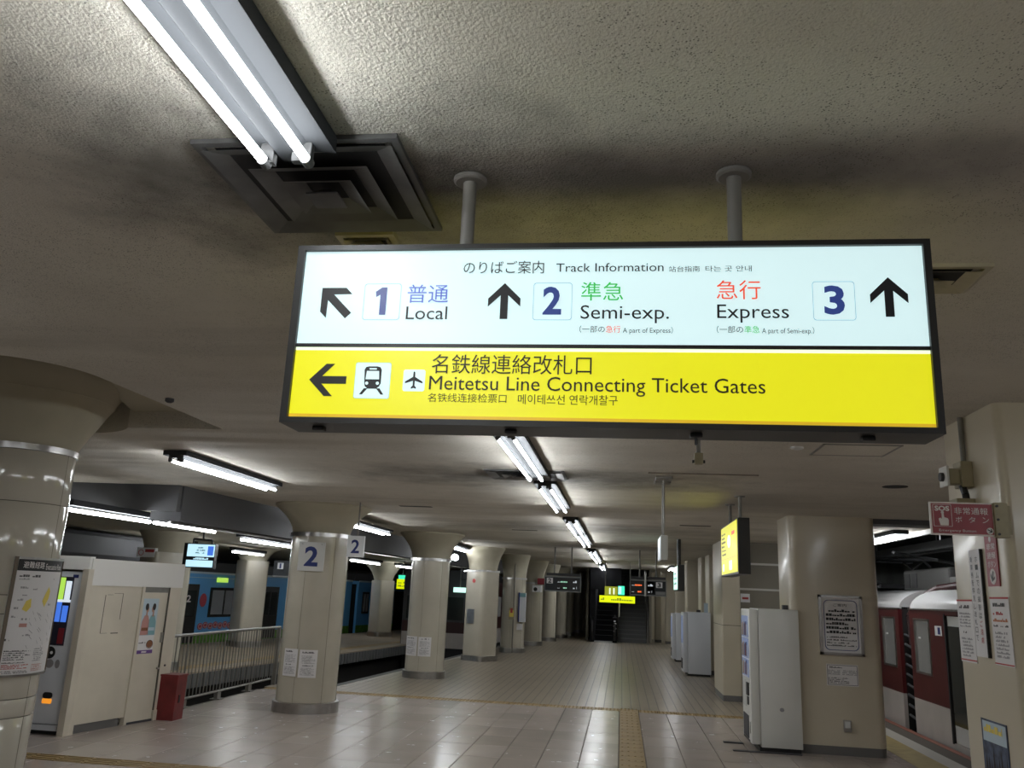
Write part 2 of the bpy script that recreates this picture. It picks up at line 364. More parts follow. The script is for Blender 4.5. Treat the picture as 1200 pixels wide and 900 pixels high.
# individual large tiles
TX, TY = .45, .75
meshes = {}
cells = []
xs = [-.01-TX*k for k in range(0, 15)][::-1]
def addcells(x0, x1, y0, y1):
    cells.append((x0, x1, y0, y1))
ys = [7.3, 8.05, 8.44, 8.72, 9.5, 10.25, 11.0, 11.75, 12.5, 13.25, 14.0, 14.99]
for a, b in zip(ys, ys[1:]):
    if abs(a-8.44) < .01: continue
    for k in range(14): addcells(-.01-TX*(k+1), -.01-TX*k, a, b)
    for k in range(9): addcells(.31+TX*k, min(.31+TX*(k+1), 4.24), a, b)
for a, b in ((9.5, 10.25), (8.72, 9.5), (10.25, 11.0), (11.0, 11.74)):
    for k in range(14, 19): addcells(-.01-TX*(k+1), -.01-TX*k, a, b)
cells.sort(key=lambda c: (c[0]+c[1])**2/4+(c[2]+c[3])**2/4)
rnd = random.Random(3)
def tile_mesh(wx, wy, mat):
    k = (round(wx, 3), round(wy, 3), mat)
    if k not in meshes:
        g = .004; b = .003; x, y = wx/2-g, wy/2-g
        vs = [(-x,-y,-.012),(x,-y,-.012),(x,y,-.012),(-x,y,-.012),(-x,-y,-b),(x,-y,-b),(x,y,-b),(-x,y,-b),(-x+b,-y+b,0),(x-b,-y+b,0),(x-b,y-b,0),(-x+b,y-b,0)]
        fc = [(0,1,5,4),(1,2,6,5),(2,3,7,6),(3,0,4,7),(4,5,9,8),(5,6,10,9),(6,7,11,10),(7,4,8,11),(8,9,10,11)]
        me = bpy.data.meshes.new('floor_tile'); me.from_pydata(vs, [], fc); me.update(); me.materials.append(mt[mat]); meshes[k] = me
    return meshes[k]
extra = MB()
for i_ in range(40):
    for j_ in range(17):
        extra.box(-12.5+i_*.43+.004, -12.5+(i_+1)*.43-.004, -6+j_*.78+.004, -6+(j_+1)*.78-.004, -.012, 0)
for i, (x0, x1, y0, y1) in enumerate(cells):
    if i < 285:
        o = bpy.data.objects.new('floor_tile', tile_mesh(x1-x0, y1-y0, rnd.choice(('tile_a', 'tile_a', 'tile_b', 'tile_c')))); COL.objects.link(o)
        o.location = ((x0+x1)/2, (y0+y1)/2, rnd.uniform(-.0006, .0006)); o.parent = floor
    else: extra.box(x0+.004, x1-.004, y0+.004, y1-.004, -.012, 0)
if extra.v: put('outer_floor_tiles', extra, 'tile_b', floor)['kind'] = 'stuff'
# tactile plates: strip down the middle, one crossing, one border row
def tactile(x0, x1, y0, y1, bars):
    mb = MB().box(x0+.003, x1-.003, y0+.003, y1-.003, -.012, 0)
    if bars == 'y':
        for k in range(4): xx = x0+(x1-x0)*(k+.5)/4; mb.prism([(xx-.012, y0+.02), (xx+.012, y0+.02), (xx+.012, y1-.02), (xx-.012, y1-.02)], 0, .005)
    elif bars == 'x':
        for k in range(4): yy = y0+(y1-y0)*(k+.5)/4; mb.prism([(x0+.02, yy-.01), (x1-.02, yy-.01), (x1-.02, yy+.01), (x0+.02, yy+.01)], 0, .005)
    else:
        for a in range(5):
            for b in range(4): mb.lathe(x0+(x1-x0)*(a+.5)/5, y0+(y1-y0)*(b+.5)/4, [(.014, 0), (.009, .005)], 6)
    return mb
_tm = {}
def tact(x0, x1, y0, y1, bars):
    k = (round(x1-x0, 3), round(y1-y0, 3), bars)
    if k not in _tm:
        o = put('tactile_plate', tactile(-(x1-x0)/2, (x1-x0)/2, -(y1-y0)/2, (y1-y0)/2, bars), 'tactile', floor); _tm[k] = o.data
    else:
        o = bpy.data.objects.new('tactile_plate', _tm[k]); COL.objects.link(o); o.parent = floor
    o.location = ((x0+x1)/2, (y0+y1)/2, 0)
y = 7.3
while y < 15.2: tact(-.005, .305, y, y+.3, 'y' if y < 14.85 else 'd'); y += .3
x = -6.3
for k in range(33):
    a = -6.3+k*.315
    if not (-.31 < a < .31): tact(a, a+.31, 14.99, 15.3, 'd')
for k in range(20): tact(-6.32+k*.315-2.2, -6.32+k*.315-2.2+.31, 8.44, 8.72, 'x')
# platform edges right (track three) and left (track two)
struct('trim_1', MB().box(4.0, 4.25, 7, 60, -.35, .001), 'platlight'); struct('trim_2', MB().box(4.25, 4.58, 7, 60, -.5, 0.0), 'grout')
struct('trim_3', MB().box(4.50, 4.60, 7, 60, -.48, .004), 'orangestrip')
for k in range(24): tact(3.6, 3.98, 9.6+k*.4, 10.0+k*.4, 'd') if 9.6+k*.4 > 15 else None
struct('trim_4', MB().box(3.6, 4.0, 7.3, 40, -.3, .0035), 'yellowstrip')
def skew(x, y0, s): return lambda y: x+s*(y-y0)
e2 = [(-5.35, 16.0), (-2.0, 60)]
def strip(name, off0, off1, mat, z0=-.34, z1=.004):
    return struct(name, MB().prism([(-5.35+off0, 16.0), (-5.35+off1, 16.0), (-2.0+off1, 60), (-2.0+off0, 60)], z0, z1), mat)
strip('trim_5', -.06, .08, 'edgegrey'); strip('trim_6', .14, .24, 'platlight', -.02, .004)
# track two pit, far platform, track one
struct('track_bed', MB().box(-20, 8.5, 5, 62, -1.35, -1.15), 'pit')
P1 = lambda y: -8.62+.125*(y-16.6)
fp = MB().prism([(P1(10), 10), (P1(48), 48), (-8.0, 48), (-14.9, 10)], -.3, 0)
far_platform = struct('far_platform_floor', fp, 'plat1')
er = MB()
for k in range(150):
    ya = 12+k*.2
    er.box(0, .05, ya, ya+.13, -.30, -.03)
er.v = [(P1(v[1])-.01+v[0], v[1], v[2]) for v in er.v]
struct('trim_8', er, 'edgegrey')
struct('trim_9', MB().prism([(P1(10)-.5, 10), (P1(48)-.5, 48), (P1(48)-.85, 48), (P1(10)-.85, 10)], -.01, .004), 'tactile')
struct('far_platform_base', MB().prism([(P1(10)-.5, 10), (P1(48)-.5, 48), (-9, 48), (-14, 10)], -1.15, -.3), 'pit')
# far ceiling, concrete beam over the near track edge
struct('ceiling_far', MB().prism([(-6.35, 10.6), (-3.5, 60), (-16, 60), (-24, 10.6)], 2.78, 3.1), 'cap')
struct('beam', MB().prism([(-5.86, 10.6), (-2.9, 60), (-3.5, 60), (-6.3, 10.6)], 2.58, 3.2), 'beam')
struct('beam_end', MB().box(-20, -5.88, 10.50, 10.58, 2.70, 3.3), 'beam')
struct('trim_10', MB().prism([(-6.05, 10.7), (-3.05, 60), (-3.09, 60), (-6.09, 10.7)], 2.55, 2.58), 'steel')
# outer walls
struct('wall_left', MB().box(-24.2, -24, 4, 62, -1.2, 4), 'tunnel'); struct('wall_back', MB().box(-24, 9, 60, 60.3, -1.2, 4), 'wallg')
struct('wall_right', MB().box(8.3, 8.5, 4, 62, -1.2, 4.4), 'tunnel')
struct('ceiling_track_three', MB().box(4.62, 8.5, 12.1, 62, 3.7, 3.9), 'tunnel')
struct('trim_11', MB().box(4.58, 4.64, 12.1, 60, 2.98, 3.7), 'boothf')
struct('ceiling_step', MB().box(3.3, 9, 12.1, 12.5, 2.98, 3.3), 'beam')
struct('wall_rear', MB().box(-13, 9, -6.2, -6, -.4, 3.2), 'wallg'); struct('wall_left_near', MB().box(-13, -12.7, -6, 11, -.4, 3.2), 'wallg')
struct('wall_right_near', MB().box(8.6, 9, -6, 12, -.4, 3.2), 'wallg')
# faint transverse ridge strips on the ceiling
struct('trim_12', MB().box(.25, 1.3, 8.22, 8.235, 3.04, 3.06), 'sootpanel')

# =================================================================== COLUMNS
def capital(cx, cy, r, z0, R, z1, parent, n=48, name='capital'):
    prof = [(r*.99, z0)]
    for i in range(1, 9):
        t = i/8; prof.append((r+(R-r)*(t**1.8), z0+(z1-z0)*t))
    prof.append((R, z1+.06))
    return put(name, MB().lathe(cx, cy, prof, n), 'cap', parent, True)
# first column: cladding of curved panels
c1x, c1y, c1r = -4.70, 5.97, .387
c1 = thing('column', 'big round column at the left clad in glossy cream panels, carrying the evacuation poster', 'column', (c1x, c1y, 0), 'round columns along track two')
put('core', MB().lathe(c1x, c1y, [(c1r-.012, 0), (c1r-.012, 2.76)], 48), 'joint', c1, True)
zs = [.12, .818, .947, 1.54, 1.674, 2.349, 2.736]
for z0, z1 in zip(zs, zs[1:]):
    for k in range(4):
        a0 = math.radians(3+90*k)+.007; a1 = math.radians(3+90*(k+1))-.007
        prof = [(c1r-.012, z0+.003), (c1r-.002, z0+.003), (c1r, z0+.006), (c1r, z1-.006), (c1r-.002, z1-.003), (c1r-.012, z1-.003)]
        put('cladding_panel', MB().lathe(c1x, c1y, prof, 14, a0, a1, False), 'creamtile', c1, True)
put('base_ring', MB().lathe(c1x, c1y, [(c1r+.03, 0), (c1r+.03, .12), (c1r, .125)], 48), 'steel', c1, True)
put('top_ring', MB().lathe(c1x, c1y, [(c1r, 2.736), (c1r+.010, 2.736), (c1r+.010, 2.783), (c1r, 2.783)], 48), 'steel', c1, True)
put('capital', MB().lathe(c1x, c1y, [(c1r*.98, 2.78), (.411, 2.845), (.455, 2.93), (.506, 3.01), (.556, 3.105), (.600, 3.175), (.606, 3.177), (.617, 3.213), (.660, 3.277), (.70, 3.35), (.70, 3.41)], 56), 'cap', c1, True)

def round_col(x, y, r, ring, R, label, base=.14):
    c = thing('column', label, 'column', (x, y, 0), 'round columns along track two')
    put('shaft', MB().lathe(x, y, [(r, 0), (r, ring)], 48), 'cream', c, True)
    put('base_ring', MB().lathe(x, y, [(r+.045, 0), (r+.045, base), (r, base+.01)], 32), 'steel', c, True)
    put('top_ring', MB().lathe(x, y, [(r, ring-.06), (r+.03, ring-.06), (r+.03, ring), (r, ring)], 48), 'steel', c, True)
    seam = MB()
    for a in (-140, -95, -40, 15, 70, 140):
        t = math.radians(a); px, py = x+(r+.001)*math.cos(t), y+(r+.001)*math.sin(t)
        seam.tube((px, py, base), (px, py, ring-.06), .002, 5)
    put('seams', seam, 'joint', c)
    capital(x, y, r, ring, R, CZ-.03, c)
    return c
col2 = round_col(-4.70, 12.85, .445, 2.61, .75, 'round cream column bearing the large blue number 2 plate')
col3 = round_col(-4.20, 18.55, .42, 2.50, .72, 'plain round cream column with two notices, next behind the one numbered 2')
def facet_col(x, y, r, ring, R, label, rot, s=1.0):
    c = thing('column', label, 'column', (x, y, 0), 'faceted columns along track two')
    def P(rr):
        pts = rrect(-rr, rr, -rr, rr, rr*.35, 4); a = math.radians(rot)
        return [(x+u*math.cos(a)-v*math.sin(a), y+u*math.sin(a)+v*math.cos(a)) for u, v in pts]
    put('shaft', MB().prism(P(r), 0, ring), 'cream', c, True)
    put('base_ring', MB().prism(P(r+.035), 0, .14), 'steel', c, True)
    put('top_ring', MB().prism(P(r+.015), ring-.05, ring), 'steel', c, True)
    capital(x, y, r*1.1, ring-.01, R, CZ-.03, c)
    return c
col4 = facet_col(-3.86, 23.75, .36, 2.42, .60, 'cream faceted column with a dark metal panel and a red dot', -33)
col5 = round_col(-3.46, 27.75, .38, 2.32, .50, 'cream column with a vertical pipe and a yellow telephone box')
col6 = round_col(-3.26, 32.0, .36, 2.25, .55, 'sixth column of the left row, directly below the red beacon')
col7 = round_col(-2.95, 35.4, .30, 2.3, .45, 'seventh column of the left row, below the left half of the departure board')
col8 = round_col(-2.65, 38.4, .25, 2.3, .38, 'eighth column of the left row, narrow and far')
col9 = round_col(-2.42, 41.2, .18, 2.3, .3, 'ninth column of the left row, under the right end of the departure board')
col10 = round_col(-2.18, 44.5, .22, 2.3, .3, 'last column of the left row, next to the escalator')
# opposite platform
def far_col(x, y, w_, ring, top, label, R):
    c = thing('column', label, 'column', (x, y, 0), 'columns on the opposite platform')
    def P(rr):
        a = math.radians(-38); pts = rrect(-rr, rr, -rr, rr, rr*.25, 3)
        return [(x+u*math.cos(a)-v*math.sin(a), y+u*math.sin(a)+v*math.cos(a)) for u, v in pts]
    put('shaft', MB().prism(P(w_), 0, ring), 'cream', c, True)
    put('base_ring', MB().prism(P(w_+.02), 0, .17), 'steel', c, True)
    capital(x, y, w_*1.08, ring, R, top, c)
    return c
fc1 = far_col(-10.8, 24.0, .36, 2.42, 2.80, 'column on the opposite platform in front of the blue train, seen over the railing', .78)
fc2 = far_col(-9.15, 32.3, .34, 2.08, 2.75, 'column on the opposite platform standing past the column numbered 2', .8)

# pipes and fittings on the left row
pp = tag(put('conduit_pipe', MB().tube((-3.40, 27.34, 0), (-3.40, 27.34, 2.95), .02), 'pole'), 'thin vertical pipe running up the fifth left column', 'pipe')
ph = thing('telephone_box', 'small yellow telephone box on the pipe of the fifth left column', 'telephone', (-3.42, 27.25, 1.1))
f = front(-3.50, 27.27)
put('case', flat(f, -.03, .14, 1.02, 1.38, 0, .10), 'beige', ph); put('yellow_face', flat(f, -.015, .125, 1.10, 1.30, .10, .11), 'yprint', ph); put('red_mark', flat(f, .02, .09, 1.22, 1.36, .11, .115), 'printr', ph)
vb = thing('standing_banner', 'tall narrow blue and white board beside the fifth left column', 'board', (-3.0, 27.0, 0))
f = front(-3.12, 27.42)
put('board', flat(f, -.13, .09, .95, 1.85, -.15, .05), 'vendl', vb); put('blue_edge', flat(f, -.14, -.10, .95, 1.86, -.005, .06), 'navy', vb); put('blue_head', flat(f, -.10, .09, 1.72, 1.84, .05, .055), 'aqua', vb)
tag(put('notice', flat(f, -.20, .01, .70, .90, -.05, .01), 'paper'), 'white paper notice below the tall blue and white board', 'notice')
rb = tag(put('red_beacon', MB().cham(-3.05, -2.62, 31.2, 31.66, 2.18, 2.40, .01), 'red'), 'small red sign box on the sixth left column', 'sign')
cb = thing('camera_box', 'white surveillance camera under the red sign box', 'camera', (-3.1, 31.3, 1.95))
put('case', MB().cham(-3.22, -2.90, 31.1, 31.62, 1.90, 2.14, .02), 'platew', cb); put('lens', MB().tube((-3.1, 31.08, 2.0), (-3.1, 31.12, 2.0), .07, 14), 'black', cb)
rs2 = tag(put('red_sign', MB().box(-4.25, -3.9, 27.2, 27.26, 2.02, 2.12), 'red'), 'red sign between the fourth and fifth left columns', 'sign')
# things on column 4
rd = tag(put('red_dot', MB().lathe(0, 0, [(.055, 0), (.055, .02)], 16).xform(Matrix.Translation((-4.05, 23.452, 2.12)) @ Matrix.Rotation(math.radians(-33), 4, 'Z') @ Matrix.Rotation(math.radians(90), 4, 'X')), 'printr'), 'red round marker high on the faceted column', 'marker')
f = planef((-4.28, 23.594), (-3.87, 23.328))
pn = tag(put('metal_panel', flat(f, .08, .34, .98, 1.36, .0, .02), 'steel'), 'square dark metal panel on the faceted column', 'panel')

# column 1 poster (curved board) --------------------------------------------------
pb = thing('evacuation_board', 'curved board with evacuation map on the big column at the left', 'poster', (c1x, c1y-c1r, 1.5))
_cf = cylf(c1x, c1y, c1r+.010, 0); cf = lambda u, v, d: _cf(u, 1.106+(v-.985)*.86, d)      # board .84 m tall, its foot at 1.1 m
deg = lambda a: math.radians(a)*(c1r+.010)
A0, A1 = -41, 35
put('backing', flat(cf, deg(A0), deg(A1), .985, 1.965, -.005, .012, 18), 'plate', pb)
put('header', flat(cf, deg(A0+4), deg(A1-1), 1.85, 1.945, .012, .014, 18), 'black', pb)
put('sheet', flat(cf, deg(A0+4), deg(A1-1), 1.0, 1.85, .012, .0135, 18), 'paper', pb)
for nm, a, b, z0, z1 in (('frame_side', A0, A0+3.5, .985, 1.965), ('frame_side', A1-1.5, A1, .985, 1.965), ('frame_rail', A0, A1, .985, 1.003), ('frame_rail', A0, A1, 1.945, 1.965)):
    put(nm, flat(cf, deg(a), deg(b), z0, z1, .012, .022, 14 if nm == 'frame_rail' else 1), 'steel' if nm == 'frame_rail' else 'sootpanel', pb)
text('避難経路', cf, deg(-32), deg(-9), 1.872, 'signpale', pb, vt=1.928, d=.0155)
text('Evacuation Route', cf, deg(-7), deg(22), 1.866, 'signpale', pb, vt=1.915, d=.0155)
prints(cf, deg(-34), deg(-4), 1.795, 1.82, 1, 'print_', pb, 11, .8, d=.0145); prints(cf, deg(-34), deg(-20), 1.772, 1.79, 1, 'printl', pb, 12, .7, d=.0145)
for i, (a, z, wd) in enumerate(((-31, 1.70, 8), (-18, 1.69, 5), (-28, 1.64, 5), (-32, 1.60, 6), (-34, 1.53, 6), (-35, 1.46, 8), (-25, 1.44, 9), (6, 1.78, 6), (6, 1.56, 5), (-21, 1.31, 9))):
    prints(cf, deg(a), deg(a+wd), z, z+.02, 1, 'printl', pb, 20+i, .8, d=.0145)
put('map_area', fpoly(cf, [(deg(-1), 1.66), (deg(3), 1.72), (deg(6), 1.68), (deg(5), 1.62), (deg(0), 1.55), (deg(-4), 1.60)], .0137, .0147), 'yprint', pb)
put('map_area', fpoly(cf, [(deg(-23), 1.60), (deg(-18), 1.62), (deg(-17), 1.55), (deg(-21), 1.51), (deg(-26), 1.53)], .0137, .0147), 'yprint', pb)
rn = random.Random(5); ml = MB()
for i in range(26):
    a = rn.uniform(-16, 20); z = rn.uniform(1.22, 1.52); L = rn.uniform(2, 5)
    ml.add([cf(deg(a), z, .0148), cf(deg(a+L), z-.03, .0148), cf(deg(a+L), z-.024, .0148), cf(deg(a), z+.006, .0148)], [(0, 1, 2, 3)])
put('map_lines', ml, 'printl', pb)['kind'] = 'stuff'
prints(cf, deg(-38), deg(-31), 1.272, 1.292, 1, 'print_', pb, 40, .9, d=.0145)
put('map_mark', flat(cf, deg(-26), deg(-18), 1.385, 1.415, .0137, .0147, 2), 'pink', pb)
for (a, b, z0, z1, rows, mm) in ((-36, -8, 1.115, 1.20, 5, 'print_'), (-36, -8, 1.045, 1.085, 3, 'printr'), (-36, -8, 1.01, 1.035, 2, 'print_'), (-36, -12, 1.09, 1.105, 1, 'print_'), (-4, 14, 1.10, 1.21, 7, 'printl'), (-4, 14, 1.02, 1.08, 5, 'pink')):
    prints(cf, deg(a), deg(b), z0, z1, rows, mm, pb, int(z0*100), .6, d=.0145)

# number plate and notices on column 2
f2 = cylf(-4.70, 12.85, .452, -86); dg = lambda a: math.radians(a)*.452
np_ = thing('number_plate', 'grey square plate with a large blue 2 on the nearest round column', 'sign', (-4.68, 12.4, 2.2))
fl = lambda u, v, d: (-4.655+u*.995, 12.385+u*.07-d, v)
put('plate', flat(fl, -.20, .20, 2.03, 2.46, 0, .012), 'plate', np_); text('2', fl, -.105, .105, 2.10, 'navy', np_, vt=2.395, bold=.03, d=.014)
put('bolt', MB().tube(fl(-.15, 2.43, .01), fl(-.15, 2.43, .02), .01), 'steel', np_); put('bolt', MB().tube(fl(.15, 2.43, .01), fl(.15, 2.43, .02), .01), 'steel', np_)
def notice(fr, u0, u1, v0, v1, label, parts, seed, seg=1, group=None, border=None, mat='paper'):
    t = thing('notice', label, 'notice', fr((u0+u1)/2, v0, 0), group)
    put('sheet', flat(fr, u0, u1, v0, v1, .001, .005, seg), mat, t)
    if border: put('border', outline(fr, [(u0+.01, v0+.01), (u1-.01, v0+.01), (u1-.01, v1-.01), (u0+.01, v1-.01)], .006, .004, .0062), border, t)
    for i, (a, b, c_, d_, rows, mm) in enumerate(parts):
        W, H = u1-u0, v1-v0
        prints(fr, u0+a*W, u0+b*W, v0+c_*H, v0+d_*H, rows, mm, t, seed+i, .6, d=.0066)
    return t
body = [(.15, .85, .86, .95, 1, 'print_'), (.12, .9, .50, .80, 7, 'printl'), (.2, .8, .40, .46, 1, 'print_'), (.12, .9, .08, .36, 7, 'printl')]
f2c = cylf(-4.70, 12.85, .452, 0)
notice(f2c, dg(-124), dg(-93), .515, .90, 'left of two paper notices low on the column numbered 2', body, 50, 8)
notice(f2c, dg(-89), dg(-56), .505, .895, 'right of two paper notices low on the column numbered 2', body, 60, 8)
f3c = cylf(-4.20, 18.55, .428, 0); d3 = lambda a: math.radians(a)*.428
notice(f3c, d3(-150), d3(-103), .455, .85, 'left of two paper notices low on the second round column', body, 70, 8)
notice(f3c, d3(-99), d3(-62), .455, .845, 'right of two paper notices low on the second round column', body, 80, 8)

# =================================================================== RIGHT SIDE PILLARS
def rpoly(x0, x1, y0, y1, r, n=5): return rrect(x0, x1, y0, y1, r, n)
def pillar(name, label, poly, z1=CZ, base=.11, mat='pillar', seam=None):
    c = thing('pillar', label, 'pillar', (sum(p[0] for p in poly)/len(poly), sum(p[1] for p in poly)/len(poly), 0), 'square pillars on the right side')
    if seam:
        put('lower_panel', MB().prism(poly, base, seam-.006), mat, c, True); put('upper_panel', MB().prism(poly, seam+.006, z1), mat, c, True)
        cx = sum(p[0] for p in poly)/len(poly); cy = sum(p[1] for p in poly)/len(poly)
        put('seam', MB().prism([(cx+(x-cx)*.985, cy+(y-cy)*.985) for x, y in poly], seam-.006, seam+.006), 'joint', c)
    else: put('shaft', MB().prism(poly, base, z1), mat, c, True)
    cx = sum(p[0] for p in poly)/len(poly); cy = sum(p[1] for p in poly)/len(poly)
    put('base', MB().prism([(cx+(x-cx)*.995, cy+(y-cy)*.995) for x, y in poly], 0, base), 'greybase', c)
    return c
pillar('a', 'wide cream pillar with framed notice, beside the nearest white vending machine', rpoly(2.27, 3.42, 12.0, 12.95, .12))
pillar('b', 'nearest beige pillar at the right edge, carrying the red emergency sign', rpoly(2.14, 3.1, 5.06, 5.88, .05))
pillar('c', 'slim cream pillar with a horizontal seam left of the nearest white vending machine', rpoly(1.97, 2.33, 17.4, 19.0, .03), seam=1.41, mat='pillarm')
rw = struct('wall_room_right', MB().box(2.33, 4.0, 17.75, 20, 0, CZ), 'wallg')
for z in (2.62, 2.12): struct('trim_%d' % (20+int(z)), MB().box(2.33, 4.0, 17.72, 17.76, z-.02, z+.02), 'whitestrip')
pillar('d', 'beige pillar with thin yellow pipe behind the seamed pillar', rpoly(2.3, 2.62, 23.2, 24.2, .03), mat='pillarm')
pillar('e', 'beige pillar rising behind the middle white vending machine', rpoly(2.22, 2.75, 24.6, 25.5, .03), mat='pillarm')
pillar('f', 'beige pillar left of and behind the middle white vending machine', rpoly(2.02, 2.42, 27.2, 28, .03), mat='pillarm')
pillar('g', 'beige pillar rising behind the farthest white vending machine', rpoly(1.82, 2.2, 29.2, 30, .03), mat='pillarm')
pillar('h', 'far beige pillar near the stairs on the right', rpoly(1.92, 2.45, 37.9, 38.6, .03), mat='pillarm')
pillar('i', 'farthest beige pillar right beside the stairs', rpoly(1.50, 1.78, 38.8, 39.4, .03), mat='pillarm')
struct('wall_far_right', MB().box(1.3, 4.6, 41.5, 41.8, 0, CZ), 'pillarm'); struct('wall_far_left', MB().box(-5, -1.4, 45.3, 45.6, 0, CZ), 'pillarm')
tag(put('yellow_pipe', MB().tube((2.18, 20.4, 0), (2.18, 20.4, 3.05), .03), 'beige'), 'thin beige pipe standing behind the seamed pillar', 'pipe')
tag(put('wall_sticker', MB().box(2.38, 2.56, 17.73, 17.745, 1.86, 2.03), 'platew'), 'small white and red sticker above the nearest white vending machine', 'sticker')
st_ = bpy.data.objects['wall_sticker']; put('red_print', MB().box(2.41, 2.53, 17.722, 17.73, 1.92, 1.96), 'printr', st_)

# framed notice on pillar a ------------------------------------------------------
fa = front(0, 12.0)
fn = thing('framed_notice', 'silver framed Japanese notice on the wide cream pillar', 'notice', (2.9, 12, 1.25))
put('backing', flat(fa, 2.63, 3.17, 1.25, 1.985, 0, .02), 'paper', fn)
for a, b, c_, d_ in ((2.62, 3.18, 1.235, 1.27), (2.62, 3.18, 1.965, 2.0), (2.62, 2.66, 1.235, 2.0), (3.14, 3.18, 1.235, 2.0)): put('frame_bar', flat(fa, a, b, c_, d_, .0, .03), 'steel', fn)
put('blue_border', outline(fa, rrect(2.685, 3.115, 1.295, 1.94, .06), .008, .019, .0225), 'navy', fn)
text('ご案内', fa, 2.81, 2.98, 1.855, 'ink', fn, vt=1.895, d=.022)
prints(fa, 2.71, 3.09, 1.50, 1.83, 6, 'ink', fn, 91, .62, d=.022); prints(fa, 2.71, 3.09, 1.34, 1.48, 4, 'print_', fn, 92, .5, d=.022)
notice(fa, 2.69, 3.09, .85, 1.12, 'small white notice below the silver framed notice', [(.1, .5, .80, .9, 1, 'print_'), (.05, .45, .5, .75, 3, 'printl'), (.5, .95, .5, .75, 3, 'printl'), (.05, .7, .1, .4, 4, 'print_')], 95, border='print_')
sw = thing('wall_switch', 'small metal switch box low on the wide cream pillar', 'switch', (2.92, 12, .3))
put('case', MB().cham(2.87, 2.965, 11.965, 12.0, .29, .435, .008), 'steel', sw); put('lid', MB().cham(2.885, 2.95, 11.955, 11.97, .34, .42, .004), 'plate', sw)

# pillar b notices ---------------------------------------------------------------
fb_ = left_(2.14, 0)
U = lambda y: -y
n1 = notice(fb_, U(5.84), U(5.60), 1.555, 1.93, 'left of the two text notices flanking the narrow vertical sign on the nearest pillar', [(.15, .8, .84, .93, 1, 'print_'), (.12, .85, .55, .80, 5, 'printl'), (.3, .6, .45, .50, 1, 'print_'), (.15, .85, .08, .4, 6, 'printl')], 101)
put('red_bar', flat(fb_, U(5.84), U(5.60), 1.92, 1.93, .005, .007), 'printr', n1); put('red_bar', flat(fb_, U(5.84), U(5.60), 1.565, 1.572, .005, .007), 'printr', n1)
n3 = notice(fb_, U(5.34), U(5.10), 1.57, 1.945, 'right of the two text notices flanking the narrow vertical sign on the nearest pillar', [(.15, .8, .84, .93, 1, 'print_'), (.12, .85, .72, .80, 1, 'printr'), (.1, .9, .62, .70, 1, 'orange'), (.1, .9, .55, .6, 1, 'print_'), (.15, .85, .10, .50, 7, 'printl')], 111)
put('red_bar', flat(fb_, U(5.34), U(5.10), 1.935, 1.945, .005, .007), 'printr', n3); put('red_bar', flat(fb_, U(5.34), U(5.10), 1.575, 1.582, .005, .007), 'printr', n3)
n2 = thing('vertical_sign', 'narrow tall white sign with two columns of Japanese text on the nearest pillar', 'sign', (2.14, 5.48, 1.6))
put('board', flat(fb_, U(5.575), U(5.40), 1.60, 2.225, .001, .012), 'paper', n2)
put('edge', flat(fb_, U(5.405), U(5.395), 1.60, 2.225, .0, .018), 'black', n2)
for i, ch in enumerate('乗車券を拝見し改札口で'):
    put('character', text_mb(ch, fb_, U(5.555), U(5.52), 2.15-i*.046, vt=2.15-i*.046+.034, d=.0145), 'ink', n2)
for i, ch in enumerate('ホームでの撮影はご遠慮'):
    put('character', text_mb(ch, fb_, U(5.485), U(5.445), 2.15-i*.047, vt=2.15-i*.047+.034, d=.0145), 'ink' if i < 8 else 'printr', n2)
r2 = thing('red_strip_sign', 'narrow red vertical strip sign under the emergency sign', 'sign', (2.14, 5.26, 2.0))
put('board', flat(fb_, U(5.335), U(5.18), 2.005, 2.34, .001, .008), 'red', r2)
for i, z in enumerate((2.265, 2.215, 2.165, 2.115)):
    if i == 0: put('button_icon', fpoly(fb_, disc(U(5.258), z+.01, .014, .02, 14), .008, .0095), 'signpale', r2)
    else: put('lettering', text_mb(('非常', '通報', 'ボタン')[i-1], fb_, U(5.31), U(5.20), z-.004, vt=z+.034, d=.0095), 'signpale', r2)
put('arrow_disc', fpoly(fb_, disc(U(5.258), 2.06, .04, .045), .008, .0095), 'signpale', r2); arrow(fb_, U(5.258), 2.06, .06, 160, 'ink', r2, .0095)
ps = thing('night_poster', 'bluish night photograph poster low on the nearest pillar', 'poster', (2.14, 5.4, .9))
put('sheet', flat(fb_, U(5.62), U(5.28), .80, 1.25, .001, .006), 'nightblue', ps)
put('sky', flat(fb_, U(5.60), U(5.29), 1.13, 1.24, .006, .0065), 'posterbg', ps)
prints(fb_, U(5.58), U(5.32), 1.18, 1.225, 1, 'yprint', ps, 131, .9, d=.0085)
rr = random.Random(9); trs = MB()
for i in range(9):
    u = U(5.60)+.034*i; h = rr.uniform(.10, .2); trs.add([fb_(u, .92, .0075), fb_(u+.05, .92, .0075), fb_(u+.025, .92+h, .0075)], [(0, 1, 2)])
put('tree_print', trs, 'hair', ps)
